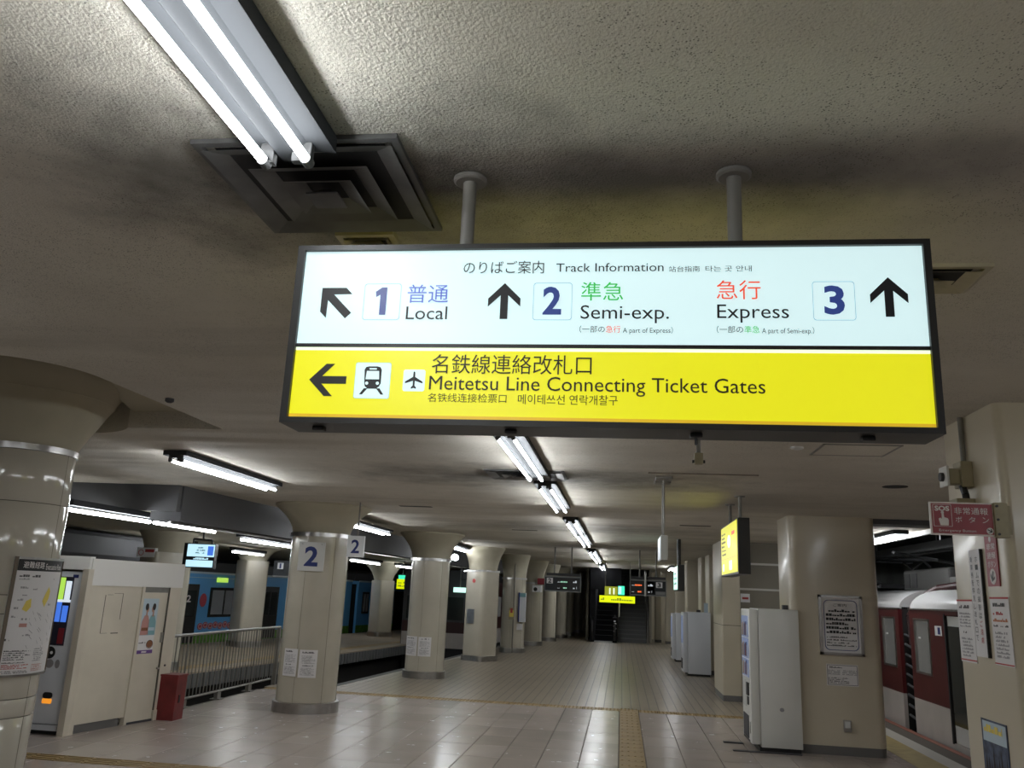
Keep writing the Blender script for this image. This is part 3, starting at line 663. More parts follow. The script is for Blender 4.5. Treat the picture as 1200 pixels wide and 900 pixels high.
# conduit and camera boxes on pillar b
cd = thing('conduit', 'beige conduit with junction boxes on the corner of the nearest pillar', 'conduit', (2.1, 5.5, 2.5))
put('pipe', MB().tube((2.12, 5.5, 2.74), (2.12, 5.5, 3.05), .016, 12), 'pole', cd)
put('junction_box', MB().cham(2.07, 2.14, 5.42, 5.55, 2.60, 2.76, .006), 'beige', cd)
put('speaker_body', MB().cham(2.0, 2.07, 5.44, 5.53, 2.62, 2.715, .006), 'beige', cd)
put('speaker_flange', MB().cham(1.985, 2.0, 5.42, 5.55, 2.605, 2.73, .003), 'plate', cd)
put('lens', MB().tube((1.986, 5.485, 2.665), (1.965, 5.485, 2.665), .028, 12), 'dark', cd)
put('cable', MB().path([(2.08, 5.45, 2.61), (2.09, 5.44, 2.56), (2.10, 5.45, 2.52)], .022), 'black', cd)
put('lower_box', MB().cham(2.03, 2.14, 5.42, 5.55, 2.40, 2.53, .006), 'beige', cd)
put('bolt', MB().tube((2.032, 5.485, 2.49), (2.018, 5.485, 2.49), .016), 'dark', cd)
# SOS sign (double sided board standing out from the pillar)
SY = 5.0
sos = thing('emergency_sign', 'red SOS emergency button sign jutting out from the nearest pillar', 'sign', (1.9, SY, 2.27))
fs_ = front(0, SY)
put('board', flat(fs_, 1.722, 2.062, 2.268, 2.452, -.012, 0), 'signpale', sos)
put('red_face', flat(fs_, 1.732, 2.054, 2.277, 2.444, 0, .002), 'red', sos)
put('white_box', outline(fs_, rrect(1.739, 1.838, 2.315, 2.438, .004), .0018, .002, .004), 'signpale', sos)
text('SOS', fs_, 1.748, 1.827, 2.401, 'signpale', sos, vt=2.430, bold=.04, d=.004)
text('非常通報', fs_, 1.852, 2.03, 2.385, 'signpale', sos, vt=2.424, d=.004)
for ch, a in (('ボ', 1.856), ('タ', 1.926), ('ン', 1.998)): put('lettering', text_mb(ch, fs_, a, a+.035, 2.34, vt=2.372, d=.004), 'signpale', sos)
text('Emergency Button', fs_, 1.765, 1.96, 2.283, 'signpale', sos, vt=2.301, d=.004)
hand = [(0, 0), (.042, 0), (.045, .03), (.04, .04), (.03, .043), (.022, .045), (.019, .072), (.009, .072), (.009, .036), (.0, .042), (-.008, .036)]
put('hand_icon', fpoly(fs_, [(1.775+x, 2.321+y) for x, y in hand], .002, .004), 'signpale', sos); put('button_icon', fpoly(fs_, disc(1.789, 2.393, .008), .002, .004), 'signpale', sos)
put('arrow_disc', fpoly(fs_, disc(2.033, 2.297, .018), .002, .004), 'signpale', sos); arrow(fs_, 2.033, 2.297, .028, -120, 'ink', sos, .004)
put('bracket', MB().cham(2.058, 2.13, SY-.02, SY+.03, 2.262, 2.455, .004), 'beige', sos)
for z in (2.28, 2.36, 2.435): put('bolt', MB().tube((2.072, SY-.02, z), (2.072, SY-.028, z), .007), 'dark', sos)
put('mount', MB().box(2.10, 2.15, SY, SY+.12, 2.28, 2.44), 'beige', sos)

# =================================================================== THE BIG SIGN
YS = 2.15
S = thing('hanging_sign', 'large lit track information sign, white over yellow, hanging from two poles', 'sign', (-.075, YS, 2.28))
fr = front(0, YS)
X0, X1, Z0, Z1 = -.935, .79, 2.275, 2.795
put('case', MB().box(X0, X1, YS+.004, YS+.135, Z0, Z1), 'frame', S)
for nm, a, b, c_, d_ in (('frame_side', X0, -.914, 2.291, 2.780), ('frame_side', .772, X1, 2.291, 2.780), ('frame_rail', X0, X1, Z0, 2.291), ('frame_rail', X0, X1, 2.780, Z1)):
    put(nm, flat(fr, a, b, c_, d_, -.004, .012), 'frame', S)
put('white_panel', flat(fr, -.914, .772, 2.503, 2.780, -.003, 0), 'white', S); put('yellow_panel', flat(fr, -.914, .772, 2.291, 2.484, -.003, 0), 'yellow', S)
put('amber_falloff', flat(fr, -.914, .772, 2.291, 2.302, 0, .0008), 'amber', S)  # amber strip paints the panel's light falling off along its bottom
put('divider', flat(fr, -.914, .772, 2.493, 2.503, -.003, .004), 'frame', S); put('white_edge', flat(fr, -.914, .772, 2.484, 2.493, -.003, .001), 'edge', S)
put('back_panel', MB().box(-.91, .77, YS+.135, YS+.138, 2.29, 2.78), 'yellow', S)
text('のりばご案内', fr, -.448, -.222, 2.708, 'ink', S, vt=2.746); text('Track Information', fr, -.188, .104, 2.7125, 'ink', S, em=.036)
text('站台指南', fr, .118, .20, 2.710, 'ink', S, vt=2.727); text('타는 곳 안내', fr, .215, .336, 2.710, 'ink', S, vt=2.727)
arrow(fr, -.813, 2.627, .112, 45, 'ink', S); arrow(fr, -.329, 2.628, .100, 0, 'ink', S); arrow(fr, .681, 2.637, .104, 0, 'ink', S); arrow(fr, -.812, 2.398, .102, 90, 'ink', S)
for a, num, wd in ((-.73, '1', (.036, .073)), (-.249, '2', (.027, .078)), (.490, '3', (.028, .080))):
    b = put('number_box', outline(fr, rrect(a, a+.107, 2.573, 2.681, .008), .0014, .0005, .0015), 'blueline', S)
    if num == '1': put('lettering', fpoly(fr, [(a+.048, 2.588), (a+.066, 2.588), (a+.066, 2.669), (a+.052, 2.669), (a+.034, 2.656), (a+.036, 2.641), (a+.048, 2.648)], .001, .003), 'inkblue', S)
    else: text(num, fr, a+wd[0], a+wd[1], 2.588, 'inkblue', S, vt=2.669, bold=.03)
text('普通', fr, -.604, -.487, 2.623, 'inkblue2', S, vt=2.677); text('Local', fr, -.604, -.487, 2.5745, 'ink', S, em=.055)
text('準急', fr, -.118, -.004, 2.628, 'inkgreen', S, vt=2.682); text('Semi-exp.', fr, -.118, .118, 2.5765, 'ink', S, em=.056)
text('急行', fr, .243, .358, 2.631, 'inkred', S, vt=2.685); text('Express', fr, .244, .428, 2.5785, 'ink', S, em=.056)
for a, j, m1, e in ((-.120, '急行', 'inkred', 'A part of Express）'), (.242, '準急', 'inkgreen', 'A part of Semi-exp.）')):
    text('（一部の', fr, a, a+.068, 2.537, 'ink', S, vt=2.557); text(j, fr, a+.071, a+.110, 2.537, m1, S, vt=2.557); text(e, fr, a+.116, a+.248, 2.537, 'ink', S, em=.020)
text('名鉄線連絡改札口', fr, -.520, -.085, 2.419, 'ink', S, vt=2.4735); text('Meitetsu Line Connecting Ticket Gates', fr, -.524, .362, 2.374, 'ink', S, em=.056)
text('名铁线连接检票口', fr, -.525, -.31, 2.3395, 'ink', S, vt=2.364); text('메이테쓰선 연락개찰구', fr, -.279, -.015, 2.337, 'ink', S, vt=2.364)
# train and aeroplane symbols
def icon_box(a, b, c_, d_): return put('symbol_panel', fpoly(fr, rrect(a, b, c_, d_, .006), 0, .001), 'white', S)
b = icon_box(-.735, -.634, 2.347, 2.449); put('symbol_outline', outline(fr, rrect(-.735, -.634, 2.347, 2.449, .006), .001, .001, .0015), 'blueline', S)
def rel(pts, x0, y0, w_, h): return [(x0+x*w_, y0+y*h) for x, y in pts]
bx, bz, bw, bh = -.735, 2.347, .101, .102
tr_ = fpoly(fr, rel([(.28, .42), (.30, .34), (.38, .27), (.62, .27), (.70, .34), (.74, .42), (.74, .80), (.70, .87), (.62, .89), (.38, .89), (.30, .87), (.26, .80)], bx, bz, bw, bh), .001, .0022)
ti = put('train_symbol', tr_, 'ink', S)
put('window_mark', fpoly(fr, rel([(.31, .53), (.69, .53), (.67, .76), (.33, .76)], bx, bz, bw, bh), .0022, .003), 'white', ti)
put('window_mark', fpoly(fr, rel([(.40, .80), (.60, .80), (.60, .84), (.40, .84)], bx, bz, bw, bh), .0022, .003), 'white', ti)
for q in (.34, .64): put('lamp_mark', fpoly(fr, disc(bx+(q+.01)*bw, bz+.42*bh, .0045), .0022, .003), 'white', ti)
for sx in ((.38, .28, .14, .22), (.62, .72, .86, .78)): put('rail_mark', fpoly(fr, rel([(sx[0], .28), (sx[1], .28), (sx[2]+(.02 if sx[2] < .5 else -.02), .11), (sx[3]+(.02 if sx[2] < .5 else -.02), .11)], bx, bz, bw, bh), .001, .0022), 'ink', ti)
icon_box(-.598, -.537, 2.369, 2.430)
plane = [(.5, .92), (.54, .86), (.545, .66), (.9, .44), (.9, .36), (.545, .48), (.54, .26), (.62, .17), (.61, .11), (.5, .15), (.39, .11), (.38, .17), (.46, .26), (.455, .48), (.1, .36), (.1, .44), (.455, .66), (.46, .86)]
put('plane_symbol', fpoly(fr, rel(plane, -.598, 2.369, .061, .061), .001, .0022), 'ink', S)
for x in (-.462, .307):
    put('pole', MB().tube((x, 2.235, Z1-.02), (x, 2.235, CZ+.03), .0205, 18), 'pole', S, True)
    put('pole_flange', MB().lathe(x, 2.235, [(.0205, CZ-.002), (.05, CZ-.004), (.05, CZ-.014), (.043, CZ-.019), (.0205, CZ-.019)], 28), 'pole', S, True)
for x in (-.84, -.30, .19, .62): put('latch', MB().cham(x-.016, x+.016, YS+.03, YS+.06, Z0-.012, Z0, .003), 'black', S)
put('latch_hook', MB().path([(.19, YS+.045, Z0), (.19, YS+.045, Z0-.03)], .004), 'black', S)

# =================================================================== CEILING LIGHTS
def fixture(x, y0, L, label, z=CZ, tubes=(-.06, .06), grp='twin tube ceiling lights over the platform', wd=.12, halved=False, rot=0):
    t = thing('ceiling_light', label, 'ceiling light', (x, y0+L/2, z), grp)
    y1 = y0+L; f0, f1 = y0-.03, y1+.03
    hz = z-.074
    prof = [(-wd, z-.005), (-wd, z-.052), (-.055, z-.046), (-.028, hz), (.028, hz), (.055, z-.046), (wd, z-.052), (wd, z-.005)]
    mb = MB().add([(x+a, f0, b) for a, b in prof]+[(x+a, f1, b) for a, b in prof], [tuple(range(8)), tuple(range(8, 16))]+[(i, (i+1) % 8, 8+(i+1) % 8, 8+i) for i in range(8)])
    hs = [('housing', mb, 'housing', False)]
    parts = []
    zt = z-.10
    for dx in tubes:
        parts.append(('tube', MB().tube((x+dx, y0+.03, zt), (x+dx, y1-.03, zt), .0122, 12), 'tube'))
    ob = put('housing', mb, 'housing', t)
    for nm, m_, mm in parts:
        tb = put(nm, m_, mm, t, True)
    for dx in tubes:
        for yy, s in ((y0, 1), (y1, -1)):
            put('tube_cap', MB().tube((x+dx, yy, zt), (x+dx, yy+s*.032, zt), .0155, 12), 'tubecap', t, True)
            put('socket', MB().cham(x+dx*.45-.012, x+dx+(.01 if dx > 0 else -.01), min(yy-.004*s, yy+.02*s), max(yy-.004*s, yy+.02*s), zt+.0, z-.045, .003) if dx else MB().box(x-.01, x+.01, yy-.01, yy+.01, zt, hz+.01), 'tubecap', t)
    if rot:
        R = Matrix.Translation((x, y0, 0)) @ Matrix.Rotation(rot, 4, 'Z') @ Matrix.Translation((-x, -y0, 0))
        for c in t.children: c.data.transform(R)
    return t
fixture(-.91, -.42, 2.37, 'nearest twin tube ceiling light, at top left before the big sign')
fixture(-.86, 5.98, 2.33, 'first twin tube light seen below the big sign')
fixture(-.83, 8.95, 2.6, 'second twin tube light seen below the big sign')
fixture(-.81, 13.3, 2.9, 'third twin tube light seen below the big sign'); 
fixture(-.80, 16.4, 3.3, 'fourth twin tube light seen below the big sign', halved=True)
fixture(-.79, 22.3, 3.2, 'fifth twin tube light seen below the big sign'); fixture(-.78, 25.8, 3.3, 'sixth twin tube light seen below the big sign')
fixture(-.76, 32.0, 5.5, 'seventh twin tube light, far down the row'); fixture(-.76, 38.5, 5, 'farthest twin tube light, before the stairs')
fixture(-.91, -4.6, 2.37, 'twin tube ceiling light behind the viewer')
fixture(-.91, -2.85, 2.37, 'twin tube ceiling light just behind the viewer')
fixture(-4.31, 7.55, 2.32, 'twin tube ceiling light left of the platform, before the grey beam')
fixture(-4.31, 1.2, 2.32, 'twin tube ceiling light left of the viewer')
fixture(-4.62, 13.7, 2.6, 'twin tube ceiling light partly behind the column numbered 2', z=2.95)
fixture(-4.3, 21.2, 2.4, 'small ceiling light between the second and third left columns', z=3.0)
def single(x, y0, L, z, label, s=.14, n=1):
    t = thing('ceiling_light', label, 'ceiling light', (x, y0, z), 'single tube lights over the opposite platform')
    rot = Matrix.Translation((x, y0, 0)) @ Matrix.Rotation(-math.atan(s), 4, 'Z') @ Matrix.Translation((-x, -y0, 0))
    put('housing', MB().box(x-.09, x+.09, y0, y0+L*n+.05*n, z+.05, z+.12).xform(rot), 'housing', t)
    for k in range(n): put('tube', MB().tube((x, y0+k*(L+.06)+.05, z), (x, y0+k*(L+.06)+L, z), .022, 10).xform(rot), 'tube', t, True)
    return t
single(-6.55, 9.2, 1.75, 2.58, 'double length tube light over the opposite platform edge, above the booth', .03, 2)
single(-7.15, 15.2, 1.9, 2.60, 'double length tube light left of the column numbered 2', .0, 2)
single(-10.2, 17.4, 2.0, 2.60, 'tube light above the blue train, left of the hanging monitor', -.05)
single(-10.3, 21.5, 2.0, 2.58, 'short tube light right of the hanging monitor', 0)
single(-7.25, 22.2, 2.8, 2.50, 'tube light behind the column numbered 2, above the opposite platform', .0)
for i, (x, y, z) in enumerate(((-11.6, 15.5, 2.62), (-8.2, 30.5, 2.6), (-11.0, 31, 2.6), (-6.3, 34, 2.6))): single(x, y, 1.6, z, ('tube light left of the dark duct over the booth', 'far tube light over the opposite platform', 'farthest tube light over track one', 'tube light over the parked dark train')[i], .1)
# right side, over platform three edge
def small_pair(x, y0, L, z, label):
    t = thing('ceiling_light', label, 'ceiling light', (x, y0, z), 'tube lights over the track three edge')
    put('housing', MB().box(x-.11, x+.11, y0, y0+L, z+.04, z+.1), 'housing', t)
    for dx in (-.07, .07): put('tube', MB().tube((x+dx, y0+.03, z), (x+dx, y0+L-.03, z), .018, 10), 'tube', t, True)
small_pair(4.28, 13.7, 2.3, 2.95, 'pair of tubes right of the wide cream pillar, over the red train')
small_pair(3.9, 18.5, 2.3, 2.95, 'far pair of tubes over the track three edge'); small_pair(3.6, 5.0, 2.3, 3.0, 'pair of tubes right of the nearest pillar')
small_pair(3.9, .4, 2.3, 2.95, 'pair of tubes over the track three edge, right of the viewer'); small_pair(3.9, -3, 2.3, 2.95, 'pair of tubes over the track three edge, behind the viewer'); fixture(-4.31, -2.4, 2.32, 'twin tube ceiling light left of and behind the viewer')
small_pair(1.9, 31.5, 2.4, 2.95, 'added pair of tubes at the far right before the stairs'); small_pair(3.2, 38.0, 2.3, 2.95, 'added pair of tubes hidden by the far right pillars')  # both tube pairs added to brighten the far end
bl = tag(put('globe_lamp', MB().lathe(-4.35, 22.0, [(.01, 2.60), (.07, 2.61), (.10, 2.66), (.08, 2.72), (.03, 2.76)], 16), 'tube', None, True), 'small round lamp by the third left column', 'lamp')

# =================================================================== CEILING VENTS
def frustum(x0, x1, y0, y1, za, i, zb):   # ring sloping from outer rect at za to inner rect at zb
    o = [(x0,y0,za),(x1,y0,za),(x1,y1,za),(x0,y1,za)]; n = [(x0+i,y0+i,zb),(x1-i,y0+i,zb),(x1-i,y1-i,zb),(x0+i,y1-i,zb)]
    return MB().add(o+n, [(0,1,5,4),(1,2,6,5),(2,3,7,6),(3,0,4,7)])
def vent(x0, x1, y0, y1, label, mat='ventm'):
    v = thing('air_vent', label, 'vent', ((x0+x1)/2, (y0+y1)/2, CZ), 'square ceiling air vents')
    z = CZ
    put('throat', MB().box(x0+.05, x1-.05, y0+.05, y1-.05, z-.003, z+.0), 'ventd', v)
    w_ = x1-x0
    rim = MB()
    for (a, b, c_, d_) in ((x0, x1, y0, y0+.022), (x0, x1, y1-.022, y1), (x0, x0+.022, y0+.022, y1-.022), (x1-.022, x1, y0+.022, y1-.022)): rim.box(a, b, c_, d_, z-.014, z+.002)
    put('rim', rim, mat, v)
    for k, ins in enumerate((.022, .12, .19, .25)):
        i = ins*w_/.6 if k else ins
        q = w_/.6
        put('louvre', frustum(x0+i, x1-i, y0+i, y1-i, z-.024-.006*k, .058*q if k < 3 else .04*q, z-.006-.002*k), mat, v)
        if k == 3: put('centre_plate', MB().box(x0+i+.0, x1-i-.0, y0+i, y1-i, z-.046, z-.042), mat, v)
    return v
vent(-1.22, -.62, 1.975, 2.575, 'large sooty square air vent beside the nearest twin tube light')
vent(-1.01, -.80, 2.60, 2.81, 'small cream air vent just above the top edge of the big sign', 'ventw')
vent(-1.40, -.58, 8.28, 8.90, 'sooty air vent between the first and second lights below the big sign')
vent(.80, 1.29, 2.93, 3.2, 'cream rectangular vent past the right end of the big sign', 'ventw')
ap = thing('access_panel', 'outlined rectangular access panel in the ceiling right of the big sign', 'ceiling panel', (1.8, 6.75, CZ))
put('panel', MB().box(1.53, 2.07, 6.52, 6.98, CZ-.004, CZ+.001), 'ceil', ap)
q = MB()
for (a, b, c_, d_) in ((1.51, 2.09, 6.50, 6.52), (1.51, 2.09, 6.98, 7.0), (1.51, 1.53, 6.5, 7.0), (2.07, 2.09, 6.5, 7.0)): q.box(a, b, c_, d_, CZ-.006, CZ+.001)
put('panel_frame', q, 'pole', ap)
sd = thing('smoke_detector', 'small round white detector left of the ceiling access panel', 'detector', (1.35, 6.67, CZ))
put('ring', MB().lathe(1.35, 6.67, [(.05, CZ), (.05, CZ-.012), (.035, CZ-.018), (.02, CZ-.022)], 20), 'plate', sd, True)
tag(put('ceiling_hole', MB().lathe(2.72, 8.80, [(.12, CZ-.004), (.12, CZ+.001)], 24), 'ventd'), 'dark round opening in the ceiling above the wide cream pillar', 'opening')
tag(put('ceiling_button', MB().lathe(-3.12, 5.28, [(.03, CZ), (.03, CZ-.02), (.015, CZ-.03)], 14), 'dark'), 'small dark button on the ceiling right of the big column capital', 'detector')
for i, (x, y) in enumerate(((1.2, 14.2), (-3.1, 12.4), (-1.9, 16.5))):
    tag(put('ceiling_slot', MB().box(x-.25, x+.25, y-.06, y+.06, CZ-.004, CZ+.001), 'ventd'), ('dark slot in the ceiling between the hanging white sign and yellow sign', 'dark slot in the ceiling right of the column numbered 2', 'dark slot in the ceiling above the third left column')[i], 'opening')

# =================================================================== HANGING SIGNS
hp = thing('sensor_pole', 'short pole with a small box hanging just under the big sign', 'sensor', (.62, 6.1, CZ))
hp.location = (.62, 6.1, CZ); put('pole', MB().tube((.535, 6.0, 2.86), (.535, 6.0, CZ+.01), .016), 'pole', hp); put('box', MB().cham(.505, .565, 5.97, 6.03, 2.79, 2.87, .006), 'beige', hp)
put('knob', MB().tube((.49, 6.0, 2.81), (.58, 6.0, 2.81), .012), 'black', hp)
hs = thing('hanging_speaker_sign', 'narrow white box sign hanging edge-on from thin rods', 'sign', (.415, 8.6, 2.23))
put('case', MB().cham(.378, .448, 8.42, 8.95, 2.22, 2.46, .006), 'signgrey', hs); put('lit_face', MB().box(.372, .378, 8.44, 8.93, 2.235, 2.445), 'ledw', hs)
for y in (8.55, 8.82): put('rod', MB().tube((.415, y, 2.45), (.415, y, CZ), .009), 'pole', hs)
put('ceiling_plate', MB().cham(.33, .50, 8.45, 8.62, CZ-.03, CZ, .006), 'pole', hs); put('ceiling_plate', MB().cham(.33, .50, 8.74, 8.90, CZ-.03, CZ, .006), 'pole', hs)
yb = thing('yellow_box_sign', 'lit yellow box sign hanging edge-on near the right pillars', 'sign', (1.34, 10.3, 2.16))
put('case', MB().cham(1.285, 1.42, 9.7, 11.28, 2.16, 2.78, .005), 'frame', yb)
fy = left_(1.285, 0)
put('lit_face', flat(fy, -11.25, -9.74, 2.185, 2.76, 0, .005), 'yellow', yb); put('divider', flat(fy, -11.25, -9.74, 2.36, 2.368, .005, .007), 'amber', yb)
put('map_disc', fpoly(fy, disc(-10.45, 2.56, .14, .075), .005, .007), 'white', yb); prints(fy, -11.15, -10.75, 2.40, 2.70, 6, 'ink', yb, 140, .5, d=.008)
put('pictogram', fpoly(fy, rrect(-10.45, -10.2, 2.22, 2.33, .02), .005, .007), 'white', yb); put('pictogram', fpoly(fy, rrect(-11.1, -10.95, 2.22, 2.31, .02), .005, .007), 'white', yb)
put('red_mark', flat(fy, -10.2, -9.95, 2.62, 2.66, .005, .007), 'inkred', yb)
for y in (9.95, 10.85): put('pole', MB().tube((1.35, y, 2.76), (1.35, y, CZ+.01), .02), 'pole', yb)
for y in (9.95, 10.85): put('pole_flange', MB().lathe(1.35, y, [(.06, CZ), (.06, CZ-.015), (.02, CZ-.015)], 16), 'pole', yb)
db = thing('dark_box_sign', 'narrow dark box sign with a lit white side, past the yellow box sign', 'sign', (1.15, 17.5, 2.03))
put('case', MB().cham(1.09, 1.22, 17.0, 18.2, 2.02, 2.52, .005), 'frame', db); put('lit_face', MB().box(1.083, 1.09, 17.03, 18.17, 2.05, 2.49), 'exitw', db); put('pole', MB().tube((1.15, 17.5, 2.5), (1.15, 17.5, CZ), .04), 'frame', db)
fdb = left_(1.083, 0)
prints(fdb, -18.0, -17.2, 2.12, 2.42, 3, 'ink', db, 144, .5, d=.002)
# number 2 hanging sign
h2 = thing('track_number_sign', 'small white hanging sign with a blue 2 beside the column numbered 2', 'sign', (-3.86, 12, 2.26))
f_ = front(0, 12.0)
put('panel', MB().box(-3.985, -3.735, 12.0, 12.05, 2.25, 2.555), 'platew', h2); text('2', f_, -3.925, -3.80, 2.305, 'navy', h2, vt=2.50, bold=.02, d=.003); put('rod', MB().tube((-3.85, 12.03, 2.55), (-3.85, 12.03, CZ), .012), 'pole', h2)
# departure boards
def board(x0, x1, y, z0, z1, label, flip, led):
    t = thing('departure_board', label, 'display board', ((x0+x1)/2, y, z0), 'hanging departure boards')
    f = front(0, y)
    put('case', MB().box(x0, x1, y, y+.2, z0, z1), 'darkboard', t)
    for a, b, c_, d_ in ((x0, x1, z0, z0+.03), (x0, x1, z1-.03, z1), (x0, x0+.02, z0, z1), (x1-.02, x1, z0, z1)): put('frame_bar', flat(f, a, b, c_, d_, 0, .01), 'boardedge', t)
    put('support_beam', MB().box(x0+.05, x1-.02, y, y+.15, z1+.01, z1+.075), 'dark', t)
    a, b = (x0+.32, x1-.04) if not flip else (x0+.03, x0+.62)
    put('screen', flat(f, a, b, z0+.05, z1-.05, .001, .006), 'black', t)
    nx = x0+.06 if not flip else x1-.26
    n = put('number_tile', flat(f, nx, nx+.16, z1-.19, z1-.05, .001, .006), 'platew', t)
    put('lettering', text_mb('3' if flip else '2', f, nx+.04, nx+.12, z1-.175, vt=z1-.065, bold=.03, d=.008), 'darkboard', t)
    H = z1-z0
    for k, v in enumerate((z1-.16, z0+.08)):
        prints(f, a+.1, a+.32, v, v+.065, 1, led, t, 150+k, .9, name='led_text', d=.008); prints(f, b-.16, b-.06, v, v+.06, 1, 'ledw', t, 160+k, .9, name='led_text', d=.008)
        prints(f, a+.02, a+.10, v, v+.03, 1, 'ledw', t, 170+k, .7, name='led_text', d=.008)
    for xx in (x0+.25, x1-.25): put('rod', MB().tube((xx, y+.08, z1+.07), (xx, y+.08, CZ), .02), 'pole', t)
    return t
board(-1.97, -1.03, 22.0, 1.92, 2.31, 'left dark departure board with the number 2', False, 'ledg')
rbd = board(.21, 1.13, 22.0, 1.91, 2.31, 'right dark departure board with orange lights and the number 3', True, 'ledr')
put('time_screen', flat(front(0, 22.0), .66, .84, 1.96, 2.27, .001, .006), 'black', rbd); prints(front(0, 22.0), .69, .80, 2.15, 2.22, 1, 'ledw', rbd, 181, .9, name='led_text', d=.008)
put('pale_panel', flat(front(0, 22.0), .86, 1.10, 1.95, 2.03, .001, .006), 'boardedge', rbd); put('mast', MB().tube((.60, 21.9, 1.90), (.60, 21.9, 2.5), .025), 'plate', rbd)
# exit signs near the stairs
ys = thing('exit_sign', 'long bright yellow sign hanging over the escalator', 'sign', (-.13, 30, 1.67))
put('panel', MB().box(-.75, .47, 30, 30.1, 1.66, 1.89), 'yelgrn', ys); prints(front(0, 30.0), -.7, .4, 1.72, 1.83, 1, 'olive', ys, 190, .8, d=.004); put('post', MB().tube((-.06, 30.05, 1.2), (-.06, 30.05, 1.67), .02), 'plate', ys)
yo = thing('olive_sign', 'dull yellow square sign standing above the long yellow sign', 'sign', (-.35, 30, 1.9))
put('panel', MB().box(-.57, -.13, 30, 30.08, 1.90, 2.2), 'olive', yo)
for a in (-.42, -.28): put('figure_mark', flat(front(0, 30.0), a, a+.05, 1.94, 2.15, 0, .006), 'edge', yo)
ge = thing('green_exit_sign', 'small glowing green exit sign beside the dull yellow sign', 'sign', (0, 30, 1.95))
put('panel', MB().box(-.11, .11, 30, 30.08, 1.93, 2.23), 'exitg', ge); put('bright_part', flat(front(0, 30.0), -.10, .0, 1.96, 2.2, 0, .004), 'screen', ge)
for n_, (a, b) in (('left_post', (-.55, .0)), ('right_post', (.3, 0))): tag(put('sign_rod', MB().tube((a, 30.05, 2.2 if a < 0 else 1.88), (a, 30.05, CZ), .015), 'pole'), 'thin rod holding the %s end of the yellow exit sign' % n_.split('_')[0], 'rod')

# =================================================================== STAIRS AND ESCALATOR
stt = thing('staircase', 'grey staircase rising at the far end of the platform', 'stairs', (.5, 37.2, 0))
for k in range(22):
    put('step', MB().box(-.12, 1.08, 37.2+k*.28, 37.2+(k+1)*.28+.05, 0 if k < 1 else k*.17-.1, (k+1)*.17), 'step', stt)
nos = MB()
for k in range(22): nos.box(-.12, 1.08, 37.18+k*.28, 37.21+k*.28, (k+1)*.17-.03, (k+1)*.17+.004)
put('step_nosings', nos, 'edgegrey', stt)
hr = tag(put('stair_handrail', MB().path([(1.12, 37.0, .0), (1.12, 37.0, .95), (1.12, 42.0, 3.9)], .035), 'steel'), 'pale handrail along the right side of the staircase', 'handrail')
es = thing('escalator', 'black escalator left of the staircase', 'escalator', (-.7, 36.6, 0))
put('comb_plate', MB().box(-1.1, -.35, 36.2, 37.0, 0, .03), 'steel', es)
put('side_panel', MB().prism([(-1.28, 36.4), (-1.1, 36.4), (-1.1, 43), (-1.28, 43)], 0, 1.0), 'escal', es); put('side_panel', MB().prism([(-.35, 36.4), (-.16, 36.4), (-.16, 43), (-.35, 43)], 0, 1.0), 'escal', es)
put('side_wall', MB().box(-1.32, -1.10, 37.0, 43, 1.0, 3.3), 'escal', es); put('side_wall', MB().box(-.35, -.14, 37.6, 43, 1.0, 3.3), 'escal', es)
for k in range(14): put('tread', MB().box(-1.1, -.35, 37+k*.4, 37.4+k*.4, 0, k*.2+.04), 'escal', es)
put('hood', MB().box(-1.32, .0, 36.9, 37.2, 2.15, 3.2), 'escal', es)
for x, s in ((-1.19, 1), (-.25, 1)): put('handrail', MB().path([(x, 36.4, .1), (x, 36.25, .45), (x, 36.4, .85), (x, 37.5, 1.0), (x, 43, 3.8)], .045), 'rubber', es)
for i in range(5): put('white_mark', MB().box(-.30+.03*(i % 2), -.22+.03*(i % 2), 36.33, 36.35, .45+i*.1, .50+i*.1), 'platew', es)
struct('wall_stairs_back', MB().box(-1.5, 1.5, 44.5, 44.7, 0, 5.5), 'wallg'); struct('wall_stairs_side', MB().box(1.2, 1.3, 37.6, 44.5, 0, 5.5), 'wallg'); struct('wall_stairs_side_left', MB().box(-1.5, -1.4, 37.6, 44.5, 0, 5.5), 'wallg')

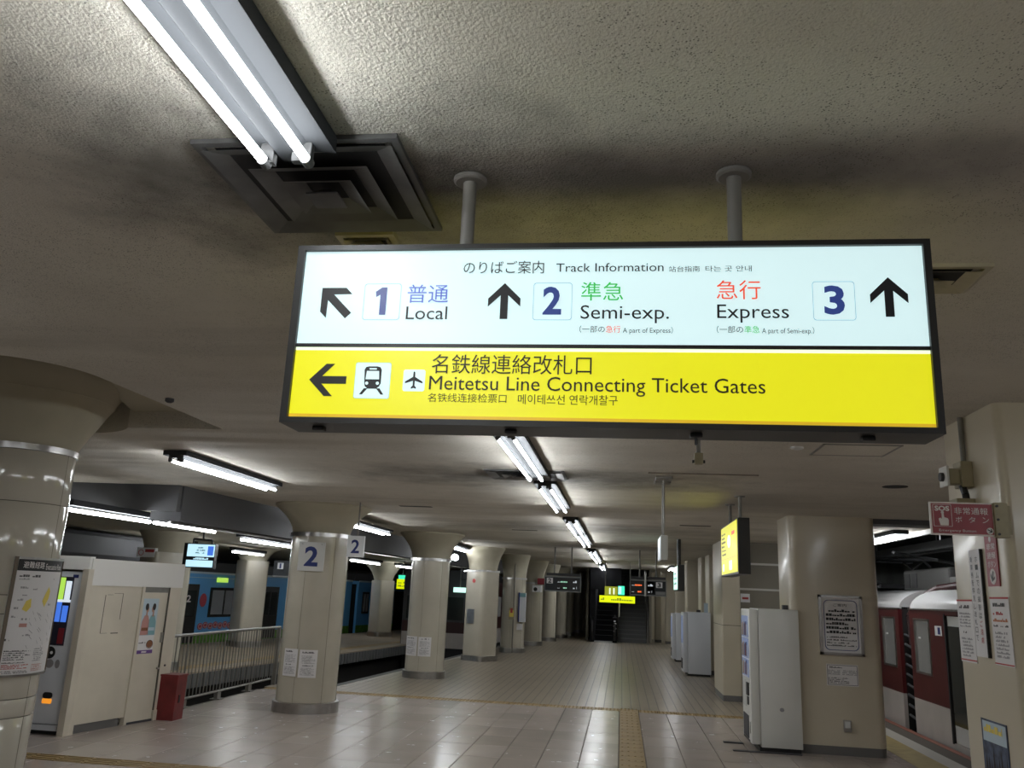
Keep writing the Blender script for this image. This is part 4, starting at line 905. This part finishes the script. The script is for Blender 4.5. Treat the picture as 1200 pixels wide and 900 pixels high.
# =================================================================== VENDING MACHINES
def vending_side(x0, x1, y0, y1, h, label, detail=True, mat='vend'):
    v = thing('vending_machine', label, 'vending machine', ((x0+x1)/2, (y0+y1)/2, 0), 'white vending machines along the right pillars')
    put('body', MB().cham(x0+.12, x1, y0, y1, .05, h, .008), mat, v, True)
    put('front_door', MB().cham(x0, x0+.115, y0+.004, y1-.004, .08, h-.012, .012), mat, v, True)
    put('foot', MB().box(x0+.1, x1-.02, y0+.02, y1-.02, 0, .05), 'black', v)
    f = left_(x0, 0)
    if detail:
        ya, yb_ = y1-.08, y0+.10
        for z0, z1, m1 in ((1.40, 1.68, 'displit'), (1.13, 1.385, 'displit'), (.89, 1.115, 'displit')):
            w1 = put('display_window', flat(f, -ya, -yb_, z0, z1, .0, .006), m1, v)
            for k in range(7):
                c_ = -ya+.04+k*(ya-yb_-.08)/7
                put('bottle', flat(f, c_, c_+.045, z0+.02, z0+.17+.02*(k % 3), .006, .012), 'bottle' if (k+int(z0*10)) % 3 == 0 else ('bottle2' if k % 2 else 'plate'), w1)
            put('window_rail', flat(f, -ya, -yb_, z0-.012, z0, .0, .01), 'platew', v)
        put('price_panel', flat(f, -ya, -ya+.28, .50, .84, .0, .006), 'plate', v)
        put('bill_slot', flat(f, -yb_-.20, -yb_-.04, .66, .82, .0, .02), 'black', v); put('coin_slot', flat(f, -yb_-.18, -yb_-.08, .54, .64, .0, .012), 'black', v)
        put('pickup_door', flat(f, -ya+.02, -yb_-.12, .12, .40, .0, .008), 'dark', v)
        put('lock', flat(f, -yb_+.0, -yb_+.03, .2, .34, .0, .01), 'steel', v)
        put('bottom_vent', flat(f, -ya, -yb_-.05, .085, .11, .0, .006), 'black', v)
    else:
        put('display_window', flat(f, -(y1-.08), -(y0+.1), h*.5, h-.1, 0, .006), 'displit', v); put('pickup_door', flat(f, -(y1-.1), -(y0+.2), .15, .4, 0, .006), 'dark', v)
    return v
v1 = vending_side(1.70, 2.34, 11.9, 12.68, 1.785, 'nearest white vending machine, standing against the wide cream pillar')
put('scuff_mark', MB().add([(2.09+.03*math.cos(a*.7), 11.8992, .52+.025*math.sin(a*.7)) for a in range(9)], [tuple(range(9))]), 'printl', v1)
put('floor_plate', MB().box(1.45, 2.3, 11.78, 11.86, 0, .012), 'dark', v1); put('floor_plate', MB().box(1.40, 1.66, 12.4, 12.5, 0, .012), 'dark', v1)
vending_side(1.58, 2.27, 22.6, 23.35, 1.56, 'middle white vending machine, seen beyond the seamed pillar', False, 'vendl')
vending_side(1.58, 2.1, 27.4, 28.1, 1.45, 'farthest white vending machine, just left of the middle one', False, 'vendl')
for (x, y, z) in ((1.95, 22.9, 1.56), (2.2, 12.2, 1.785)):
    tag(put('cable_box', MB().cham(x, x+.10, y, y+.1, z, z+.06, .006), 'dark'), 'small dark box on top of the %s white vending machine' % ('middle' if y > 20 else 'nearest'), 'box')
tag(put('blue_card', MB().box(2.12, 2.22, 22.7, 22.72, 1.56, 1.80), 'posterbg'), 'pale blue card standing on the middle white vending machine', 'card')
# left machine, facing the camera
vl = thing('vending_machine', 'white drinks vending machine half hidden behind the big column', 'vending machine', (-7.1, 10, 0))
put('body', MB().cham(-7.55, -6.50, 9.66, 10.3, .12, 1.865, .01), 'vendl', vl, True); put('foot', MB().box(-7.5, -6.52, 9.72, 10.2, 0, .12), 'black', vl)
put('side_gasket', MB().box(-6.505, -6.485, 9.66, 9.72, .03, 1.88), 'black', vl); put('kick_plate', MB().box(-7.55, -6.51, 9.65, 9.70, .05, .11), 'vendl', vl)
fv = front(0, 9.66)
put('display_case', flat(fv, -7.5, -6.60, 1.0, 1.80, 0, .006), 'dispdark', vl)
for i, (z0, z1) in enumerate(((1.53, 1.79), (1.27, 1.50), (1.02, 1.24))):
    for k in range(10):
        a = -7.48+k*.088
        put('drink', flat(fv, a, a+.07, z0, z1-.04*(k % 2), .006, .014), ('dispgreen', 'dispblue', 'dispdark')[i] if k % 3 else ('dispwhite', 'dispblue', 'red')[i], vl)
put('shelf_light', flat(fv, -7.5, -6.60, 1.50, 1.53, .006, .012), 'dispwhite', vl); put('logo_tile', flat(fv, -6.62, -6.55, 1.79, 1.83, .0, .004), 'navy', vl)
put('black_emblem', fpoly(fv, disc(-6.76, .915, .07, .07), 0, .006), 'black', vl); put('emblem_hole', fpoly(fv, disc(-6.735, .915, .018, .018), .006, .009), 'platew', vl)
put('green_buttons', fpoly(fv, disc(-6.74, .79, .05, .05), 0, .005), 'printl', vl); put('green_buttons', fpoly(fv, disc(-6.64, .79, .03, .05), 0, .005), 'printl', vl)
put('return_cup', fpoly(fv, rrect(-6.755, -6.635, .40, .47, .03), 0, .008), 'black', vl); put('return_lamp', fpoly(fv, rrect(-6.755, -6.635, .345, .40, .015), 0, .008), 'lampo', vl)
# =================================================================== BOOTH
A, B = (-6.42, 9.75), (-6.10, 11.35)
bt = thing('booth', 'cream service booth with a door behind the big column', 'booth', (-7.2, 10.5, 0))
pf = planef(A, B); L = math.hypot(B[0]-A[0], B[1]-A[1])
put('side_wall', flat(pf, 0, .86, .10, 1.72, -.06, 0), 'boothw', bt); put('side_base', flat(pf, .0, .80, 0, .10, -.07, -.02), 'greybase', bt)
put('corner_post', flat(pf, -.03, .05, 0, 1.72, -.08, .02), 'boothw', bt)
put('back_body', MB().prism([(-8.7, 10.35), (-6.42, 10.35), (-6.2, 11.4), (-8.7, 11.7)], .02, 1.98), 'boothw', bt)
put('roof_fascia', flat(pf, -.06, 1.60, 1.71, 2.03, -.1, .025), 'boothf', bt)
put('front_fascia', MB().box(-8.7, -6.42, 9.64, 9.74, 1.89, 2.05), 'boothf', bt); put('roof', MB().prism([(-8.7, 9.7), (-6.44, 9.75), (-6.14, 11.4), (-8.7, 11.7)], 1.93, 2.02), 'boothf', bt)
put('front_post', MB().box(-6.48, -6.40, 9.62, 9.74, 0, 1.9), 'boothw', bt)
put('jamb', flat(pf, .855, .90, 0, 1.79, -.05, .018), 'boothw', bt); put('jamb', flat(pf, 1.375, 1.59, .06, 1.73, -.05, .018), 'boothw', bt); put('jamb_foot', flat(pf, 1.36, 1.50, 0, .13, -.05, .03), 'boothw', bt)
put('door_head', flat(pf, .90, 1.38, 1.64, 1.72, -.05, .0), 'pole', bt)
dr = put('door', flat(pf, .903, 1.365, .02, 1.64, -.04, -.005), 'boothw', bt)
put('handle_plate', flat(pf, 1.325, 1.36, .99, 1.12, -.004, .012), 'steel', dr); put('handle', MB().tube(pf(1.34, .66, -.004), pf(1.34, .66, .03), .014), 'steel', dr)
put('door_gap', flat(pf, 1.365, 1.372, .02, 1.75, -.02, .019), 'joint', bt); put('sill', flat(pf, .88, 1.37, .0, .025, -.05, .01), 'dark', bt)
hb = MB()
for a, b, c_, d_ in ((.28, .37, 1.60, 1.604), (.39, .54, 1.618, 1.622), (.245, .252, 1.14, 1.60), (.535, .540, 1.3, 1.62), (.25, .36, 1.137, 1.141), (.42, .54, 1.130, 1.142)):
    hb.add(flat(pf, a, b, c_, d_, 0, .003).v, MB().box(0, 1, 0, 1, 0, 1).f)
put('hatch_outline', hb, 'joint', bt)
put('lock', MB().tube(pf(1.46, .69, .018), pf(1.46, .69, .03), .013), 'dark', bt)
po = thing('door_poster', 'poster of two women in pink and blue on the booth door', 'poster', pf(1.05, .85, 0))
fp_ = lambda u, v, d: pf(u+(-.03*(1.57-v)/.7)*0, v, d)
put('sheet', flat(fp_, .915, 1.20, .86, 1.56, -.005, .002), 'paper', po); put('sky_print', flat(fp_, .915, 1.20, 1.09, 1.56, .002, .003), 'posterbg', po)
def fig(cx, cz, mcol):
    put('robe_print', fpoly(fp_, [(cx-.075, 1.095), (cx+.075, 1.095), (cx+.07, 1.26), (cx+.035, 1.345), (cx-.03, 1.345), (cx-.065, 1.27)], .003, .004), mcol, po)
    put('neck_print', fpoly(fp_, [(cx-.012, 1.33), (cx+.018, 1.33), (cx+.014, 1.40), (cx-.008, 1.40)], .004, .005), 'skin', po)
    put('face_print', fpoly(fp_, disc(cx+cz, 1.425, .026, .042), .004, .005), 'skin', po); put('hair_print', fpoly(fp_, disc(cx-cz*.7, 1.455, .030, .045), .005, .006), 'hair', po)
    put('sash_print', fpoly(fp_, [(cx-.06, 1.15), (cx+.06, 1.15), (cx+.055, 1.19), (cx-.055, 1.19)], .004, .005), 'brown' if mcol == 'pink' else 'posterbg', po)
fig(1.0, .008, 'pink'); fig(1.12, -.008, 'aqua')
put('bowl_print', fpoly(fp_, disc(1.13, .98, .055, .05), .003, .004), 'brown', po); put('bowl_rim_print', outline(fp_, disc(1.13, .975, .062, .055), .006, .004, .005), 'hair', po)
prints(fp_, .93, 1.05, .98, 1.02, 1, 'print_', po, 201, .5, d=.004); put('purple_band', flat(fp_, .915, 1.20, .86, .905, .002, .004), 'purple', po); prints(fp_, 1.0, 1.12, .868, .895, 1, 'signpale', po, 202, .8, d=.005)
rbx = thing('red_cabinet', 'dark red metal cabinet on the floor beside the booth door', 'cabinet', (-6, 11.25, 0))
put('body', MB().cham(-6.14, -5.88, 11.14, 11.40, 0, .56, .006), 'redbox', rbx); put('lid', MB().cham(-6.15, -5.87, 11.13, 11.41, .555, .58, .004), 'redbox', rbx); put('latch', MB().box(-5.885, -5.872, 11.22, 11.26, .22, .32), 'black', rbx)
# railing
rl = thing('railing', 'grey metal railing with vertical bars beside the booth', 'railing', (-6.37, 13.7, 0))
put('top_rail', MB().tube((-6.37, 11.7, 1.03), (-6.37, 15.68, 1.03), .022, 12), 'steel', rl, True); put('bottom_rail', MB().tube((-6.37, 11.7, .12), (-6.37, 15.45, .12), .018, 12), 'steel', rl, True)
for k in range(35):
    y = 11.8+k*.11; big = k % 11 == 4
    put('baluster', MB().tube((-6.37, y, .0 if k == 34 else .12), (-6.37, y, 1.02), .014 if big else .008, 8), 'pole', rl)
for y in (12.3, 13.4, 14.55): put('foot', MB().box(-6.40, -6.34, y-.06, y+.06, 0, .12), 'pole', rl); put('foot_plate', MB().box(-6.45, -6.29, y-.09, y+.09, 0, .012), 'pole', rl)
put('end_post', MB().box(-6.39, -6.34, 15.62, 15.68, 0, 1.03), 'pole', rl)
# =================================================================== OPPOSITE PLATFORM: monitor, signs, train one
mo = thing('monitor_pair', 'bright timetable monitor hanging over the opposite platform', 'monitor', (-8.3, 16, 2.07))
f = front(0, 16.0)
put('case', MB().box(-8.68, -8.02, 16.0, 16.12, 2.05, 2.53), 'black', mo); put('screen', flat(f, -8.60, -8.03, 2.27, 2.51, 0, .01), 'screen', mo); put('lower_screen', flat(f, -8.60, -8.04, 2.07, 2.20, 0, .01), 'screen', mo)
prints(f, -8.42, -8.22, 2.32, 2.47, 3, 'aqua', mo, 210, .5, d=.012); put('blue_tile', flat(f, -8.17, -8.05, 2.30, 2.48, .01, .012), 'dispblue', mo); prints(f, -8.45, -8.12, 2.21, 2.255, 1, 'screen', mo, 211, .8, d=.012)
put('bracket', MB().path([(-8.55, 16.1, 2.53), (-8.55, 16.1, 2.62), (-8.15, 16.1, 2.60), (-8.15, 16.1, 2.53)], .02), 'black', mo); put('rod', MB().tube((-8.35, 16.1, 2.6), (-8.35, 16.1, 2.8), .02), 'black', mo)
b1 = thing('track_board', 'dark hanging board with a small number 1 over the opposite platform', 'display board', (-9.8, 24, 2))
put('case', MB().box(-10.15, -8.8, 24, 24.25, 2.0, 2.46), 'darkboard', b1); put('number_tile', flat(front(0, 24), -10.03, -9.85, 2.22, 2.40, 0, .01), 'platew', b1); text('1', front(0, 24), -9.965, -9.915, 2.24, 'navy', b1, vt=2.38, bold=.03, d=.012)
put('screen', flat(front(0, 24), -9.75, -8.9, 2.05, 2.40, 0, .01), 'black', b1); put('lower_edge', flat(front(0, 24), -10.15, -8.8, 2.0, 2.03, 0, .012), 'boardedge', b1)
g1 = thing('yellow_green_sign', 'bright yellow and green box sign left of the second round column', 'sign', (-7.8, 30, 1.8))
put('panel', MB().box(-8.0, -7.58, 30, 30.1, 1.80, 2.14), 'yelgrn', g1); put('rod', MB().tube((-7.8, 30.05, 2.28), (-7.8, 30.05, 2.8), .02), 'pole', g1); put('green_top', MB().box(-7.95, -7.66, 30, 30.1, 2.14, 2.28), 'exitg', g1); prints(front(0, 30.0), -7.95, -7.65, 1.85, 2.08, 2, 'olive', g1, 220, .6, d=.003)
g2 = thing('green_white_sign', 'low glowing green and white sign over the parked dark train', 'sign', (-5.4, 28.5, 1.78)); put('panel', MB().box(-5.62, -5.19, 28.5, 28.6, 1.774, 1.935), 'exitw', g2); put('rod', MB().tube((-5.4, 28.55, 1.93), (-5.4, 28.55, 2.8), .02), 'pole', g2)
ns = thing('no_smoking_sign', 'small white and red sign above the booth roof', 'sign', (-9.1, 13.5, 2.2))
f = front(0, 16.45); nx0, nx1 = -9.95, -9.55
put('panel', flat(f, nx0, nx1, 2.23, 2.42, -.1, 0), 'platew', ns); put('red_ring', outline(f, disc(nx0+.095, 2.32, .06), .012, 0, .004), 'printr', ns); put('red_text_tile', flat(f, nx0+.18, nx1-.02, 2.33, 2.39, 0, .004), 'printr', ns)
fc3 = far_col(-9.6, 17.0, .42, 2.35, 2.78, 'pale column on the opposite platform above the booth roof', .6)
dc = tag(put('ceiling_duct', MB().cham(-12.9, -11.0, 14.5, 20, 2.15, 2.72, .1), 'dark'), 'dark duct over the booth roof at the far left', 'duct')
TS = .17
def T1(y0): return lambda u, v, d: (-12.42+TS*(y0+u-25)+d, y0+u, v)
tf = T1(0)
def ttrain(a, b, label, items):
    t = thing('train_car', label, 'train', tf(a, 0, 0), 'cars of the blue train')
    put('body', flat(tf, a, b, -.75, 2.03, -2.6, 0), 'blue', t)
    put('roof', fpoly(tf, [(a, 2.03), (b, 2.03), (b, 2.35), (a, 2.35)], -2.4, -.2), 'dark', t)
    put('gutter', flat(tf, a, b, 1.99, 2.05, 0, .03), 'posterbg', t)
    put('skirt', flat(tf, a, b, -.75, -.02, 0, .01), 'dark', t)
    put('green_print', flat(tf, a+.8 if a < 30 else a, b, -.02, .26, 0, .012), 'green', t)
    for it in items:
        k = it[0]
        if k == 'w': 
            w1 = put('window', flat(tf, it[1], it[2], .72, 1.60, 0, .02), 'darkglass', t); put('glass_pane', flat(tf, it[1]+.1, (it[1]+it[2])/2-.04, .80, 1.52, .02, .03), 'bluepane', w1); put('glass_pane', flat(tf, (it[1]+it[2])/2+.04, it[2]-.1, .80, 1.52, .02, .03), 'bluepane', w1)
        if k == 'd':
            d1 = put('train_door', flat(tf, it[1], it[2], .0, 1.68, 0, .02), 'black', t); m_ = (it[1]+it[2])/2
            for q in (it[1]+.1, m_+.05): put('door_pane', flat(tf, q, q+(it[2]-it[1])/2-.15, .75, 1.5, .02, .03), 'darkglass', d1)
    return t
rn = random.Random(12)
ta = ttrain(19.0, 33.9, 'blue train car with flower and grass prints behind the railing', [('d', 23.0, 24.3), ('w', 24.85, 26.25), ('w', 29.2, 30.9), ('d', 27.6, 28.6), ('w', 20.4, 22.2)])
for k in range(9):
    u = 24.55+k*.24; z = .46+.03*(k % 2)
    o = put('flower_print', fpoly(tf, disc(u, z, .12, .10, 12), .012, .016), 'flowr', ta); put('petal_print', outline(tf, disc(u, z, .09, .07, 12), .02, .016, .02), 'floww', o)
put('red_patch', fpoly(tf, disc(24.55, 1.22, .16, .2, 14), .012, .016), 'flowr', ta)
put('white_patch', fpoly(tf, disc(26.45, 1.2, .12, .28, 14), .012, .016), 'floww', ta)
put('orange_print', fpoly(tf, [(31.6, .0), (32.6, .0), (32.5, 1.0), (32.2, 1.3), (31.9, .8)], .012, .016), 'orange', ta)
put('destination_lamp', flat(tf, 25.1, 25.6, 1.76, 1.90, .0, .05), 'dispgreen', ta); put('number_mark', text_mb('2', tf, 23.75, 23.95, 1.16, vt=1.36, bold=.02, d=.035), 'floww', ta)
put('tail_lamp', fpoly(tf, disc(30.2, 1.72, .06, .05), 0, .05), 'pinklamp', ta)
put('white_streak', flat(tf, 22.5, 27.3, 1.87, 1.885, .0, .012), 'posterbg', ta)
gw = thing('train_coupling', 'black gangway between the two blue train cars', 'train gangway', tf(34.1, 0, 0)); put('bellows', flat(tf, 33.9, 34.5, -.3, 1.9, -2.2, -.1), 'rubber', gw)
tb = ttrain(34.5, 48, 'second blue train car beyond the opposite columns', [('w', 34.9, 35.5), ('w', 36.2, 37.1), ('d', 38.0, 39.2), ('w', 40.2, 41.4), ('d', 42.2, 43.2), ('w', 44, 46)])
put('tail_lamp', fpoly(tf, disc(41.7, 1.62, .07, .06), 0, .05), 'pinklamp', tb)
# track two dark train parked beyond the second column
T2 = lambda u, v, d: (-5.15+.065*(u-29)+d, u, v)
t2 = thing('train_car', 'dark train with a cream lower band parked on track two between the left columns', 'train', T2(29, 0, 0))
put('body', flat(T2, 29, 55, .45, 2.2, -2.3, 0), 'maroondark', t2); put('lower_band', flat(T2, 29, 55, -.1, .45, -2.3, .0), 'traincream', t2); put('skirt', flat(T2, 29.1, 55, -.9, -.1, -2.25, -.05), 'black', t2)
put('roof', flat(T2, 29, 55, 2.2, 2.5, -2.3, -.3), 'dark', t2)
f = lambda u, v, d: (-7.45+u*.92, 29-d, v)
put('cab_front', flat(f, .0, 2.5, -.1, 2.2, 0, .03), 'dark', t2); put('cab_lower', flat(f, .02, 2.48, -.08, .42, .03, .04), 'traincream', t2); put('cab_red', flat(f, .02, 2.48, .42, .78, .03, .04), 'maroondark', t2)
for a, b in ((.15, .75), (.95, 1.5), (1.7, 2.3)): put('cab_window', flat(f, a, b, .85, 1.6, .03, .045), 'darkglass', t2)
for k in range(6):
    u = 30+k*3.2
    put('window', flat(T2, u, u+1.1, .9, 1.65, 0, .02), 'litglass', t2); put('train_door', flat(T2, u+1.5, u+2.6, .05, 1.75, 0, .02), 'dark', t2)

# =================================================================== TRACK THREE TRAIN
XT = 4.70
def f3(u, v, d): return (XT-d, -u, v)      # u = -y
def roofprof(t):      # rounded roof edge from the cant rail inwards
    return (XT+.02+.62*(1-math.cos(t*math.pi/2)), 1.87+.33*math.sin(t*math.pi/2))
def car3(ya, yb, label, wins, doors):
    t = thing('train_car', label, 'train', (XT+1.3, (ya+yb)/2, 0), 'cars of the red and cream train on track three')
    # side skin with real openings: vertical panels between openings
    ops = sorted([(a, b, .91, 1.71) for a, b in wins]+[(a, b, .05, 1.80) for a, b in doors]); cur = ya
    mr, cr_ = MB(), MB()
    def seg(a, b, z0, z1):
        lo, hi = max(z0, -.06), min(z1, .5)
        if hi > lo: cr_.box(XT, XT+.06, a, b, lo, hi)
        lo, hi = max(z0, .5), z1
        if hi > lo: mr.box(XT, XT+.06, a, b, lo, hi)
    for a, b, z0, z1 in ops:
        seg(cur, a, -.06, 1.87); seg(a, b, -.06, z0); seg(a, b, z1, 1.87); cur = b
    seg(cur, yb, -.06, 1.87)
    put('upper_side', mr, 'maroon', t); put('lower_side', cr_, 'traincream', t)
    put('skirt', MB().box(XT+.1, XT+2.4, ya, yb, -.95, -.06), 'black', t)
    pr = [roofprof(i/8) for i in range(9)]+[(XT+1.35, 2.27), (XT+2.0, 2.2), (XT+2.7, 1.87)]
    n = len(pr)
    put('roof', MB().add([(x, ya, z) for x, z in pr]+[(x, yb, z) for x, z in pr], [(i, i+1, n+i+1, n+i) for i in range(n-1)]+[tuple(range(n)), tuple(range(n, 2*n))]), 'roofw', t, True)
    put('gutter', MB().box(XT-.015, XT+.03, ya, yb, 1.86, 1.885), 'steel', t)
    put('interior_wall', MB().box(XT+1.0, XT+1.1, ya+.2, yb-.2, 0, 1.85), 'interior', t); put('far_side', MB().box(XT+2.64, XT+2.7, ya, yb, -.06, 1.87), 'maroon', t); put('end_wall', MB().box(XT+.06, XT+2.64, ya, ya+.05, -.06, 1.9), 'rubber', t); put('end_wall', MB().box(XT+.06, XT+2.64, yb-.05, yb, -.06, 1.9), 'rubber', t)
    for a, b in wins:
        w1 = MB()
        for (p, q_, r_, s_) in ((a-.02, a+.025, .89, 1.73), (b-.025, b+.02, .89, 1.73), (a, b, .89, .925), (a, b, 1.695, 1.73)): w1.box(XT-.012, XT+.03, p, q_, r_, s_)
        w2 = put('window_frame', w1, 'steel', t); put('glass_pane', MB().box(XT+.02, XT+.03, a, b, .92, 1.70), 'litglass', w2); put('window_sticker', MB().box(XT+.012, XT+.019, b-.22, b-.12, 1.42, 1.45), 'paper', w2)
    for a, b in doors:
        d1 = put('train_door', MB().box(XT+.03, XT+.05, a, b, .06, 1.79), 'plate', t)
        m_ = (a+b)/2; w2 = MB().box(XT+.01, XT+.035, a+.06, m_-.05, .3, 1.65); w2.box(XT+.01, XT+.035, m_+.05, b-.06, .3, 1.65); put('door_pane', w2, 'darkglass', d1)
        put('door_seal', MB().box(XT+.005, XT+.03, m_-.012, m_+.012, .06, 1.79), 'rubber', d1)
        put('door_frame', MB().box(XT-.01, XT+.03, b-.01, b+.03, .04, 1.82), 'rubber', d1)
    return t
ca = car3(4.0, 14.95, 'near red and cream train car right of the wide pillar, with the door', [(14.05, 14.72)], [(12.1, 13.38), (7.5, 8.8)])
put('door_sticker', MB().box(XT-.004, XT, 13.52, 13.80, 1.50, 1.64), 'paper', ca); put('sticker_print', MB().box(XT-.006, XT-.004, 13.58, 13.68, 1.52, 1.62), 'navy', ca)
cb3 = car3(15.5, 28, 'second red and cream train car behind the wide cream pillar', [(15.72, 16.42), (18, 19.4)], [(16.9, 17.6), (20.2, 21.4)])
cg = thing('gangway', 'black gangway with coil cables between the two red train cars', 'train gangway', (XT+.8, 15.2, 0))
put('bellows', MB().box(XT+.35, XT+2.3, 14.95, 15.5, -.2, 1.95), 'rubber', cg)
for k in range(6): put('bellows_fold', MB().box(XT+.30, XT+.40, 14.98+k*.085, 15.02+k*.085, -.1, 1.95), 'black', cg)
for k in range(9):
    z = .1+k*.16
    put('chain_link', MB().path([(XT+.08, 14.97, z+.06), (XT+.14, 15.2, z), (XT+.08, 15.48, z+.07)], .022, 6), 'dark', cg)
ho = tag(put('roof_cable', MB().path([(XT+.12, 15.2, 1.3), (XT+.1, 15.2, 1.75), (XT+.2, 15.15, 2.0), (XT+.5, 15.0, 2.22), (XT+1.0, 14.6, 2.34)], .06, 10), 'maroondark', None, True), 'thick dark red cable curving over the train roof between the cars', 'cable')
# roof equipment and overhead line
ac = thing('roof_unit', 'grey air conditioning unit on the roof of the red train', 'roof unit', (6, 17, 2.3))
put('case', MB().cham(5.7, 6.7, 15.9, 18.3, 2.2, 2.62, .04), 'greybase', ac); put('grille', MB().box(5.69, 5.70, 17.5, 17.8, 2.28, 2.55), 'black', ac); put('grille', MB().box(5.69, 5.70, 17.9, 18.2, 2.28, 2.55), 'black', ac); put('case_low', MB().cham(5.6, 6.6, 12.5, 15.6, 2.2, 2.44, .03), 'greybase', ac)
pg = thing('pantograph', 'black folding pantograph frame on the roof of the red train', 'pantograph', (6, 20, 2.3))
fr_ = MB()
for x in (5.5, 6.5):
    fr_.path([(x, 19.0, 2.35), (x, 20.6, 2.62), (x, 19.4, 2.92)], .025, 6); fr_.path([(x, 21.2, 2.35), (x, 19.8, 2.62), (x, 20.8, 2.92)], .025, 6)
for y, z in ((19.4, 2.92), (20.8, 2.92), (20.2, 2.35), (19.0, 2.35)): fr_.tube((5.3, y, z), (6.7, y, z), .03, 6)
put('linkage', fr_, 'black', pg); put('base_frame', MB().box(5.4, 6.6, 18.8, 21.4, 2.28, 2.36), 'black', pg); put('contact_strip', MB().path([(5.15, 20.1, 2.80), (5.3, 20.1, 2.94), (6.7, 20.1, 2.94), (6.85, 20.1, 2.80)], .03, 6), 'black', pg)
ob_ = thing('overhead_beam', 'black overhead conductor beam above the red train', 'overhead line', (6, 18, 3))
put('beam', MB().box(5.85, 6.1, 8, 40, 2.98, 3.14), 'black', ob_); put('wire', MB().tube((5.95, 8, 2.95), (5.95, 40, 2.95), .02, 6), 'black', ob_)
for y in (13, 17, 21, 25): put('hanger', MB().tube((5.97, y, 3.1), (5.97, y, 3.7), .04, 6), 'black', ob_); 
put('cross_arm', MB().path([(4.9, 16.2, 2.86), (6.0, 17.2, 2.80), (7.2, 16.0, 2.5)], .03, 6), 'black', ob_)
lt = thing('ceiling_light', 'tube light beyond the overhead line over the red train', 'ceiling light', (7.4, 18, 3.4)); put('tube', MB().tube((7.2, 17, 3.3), (7.2, 19.3, 3.3), .03), 'tube', lt)
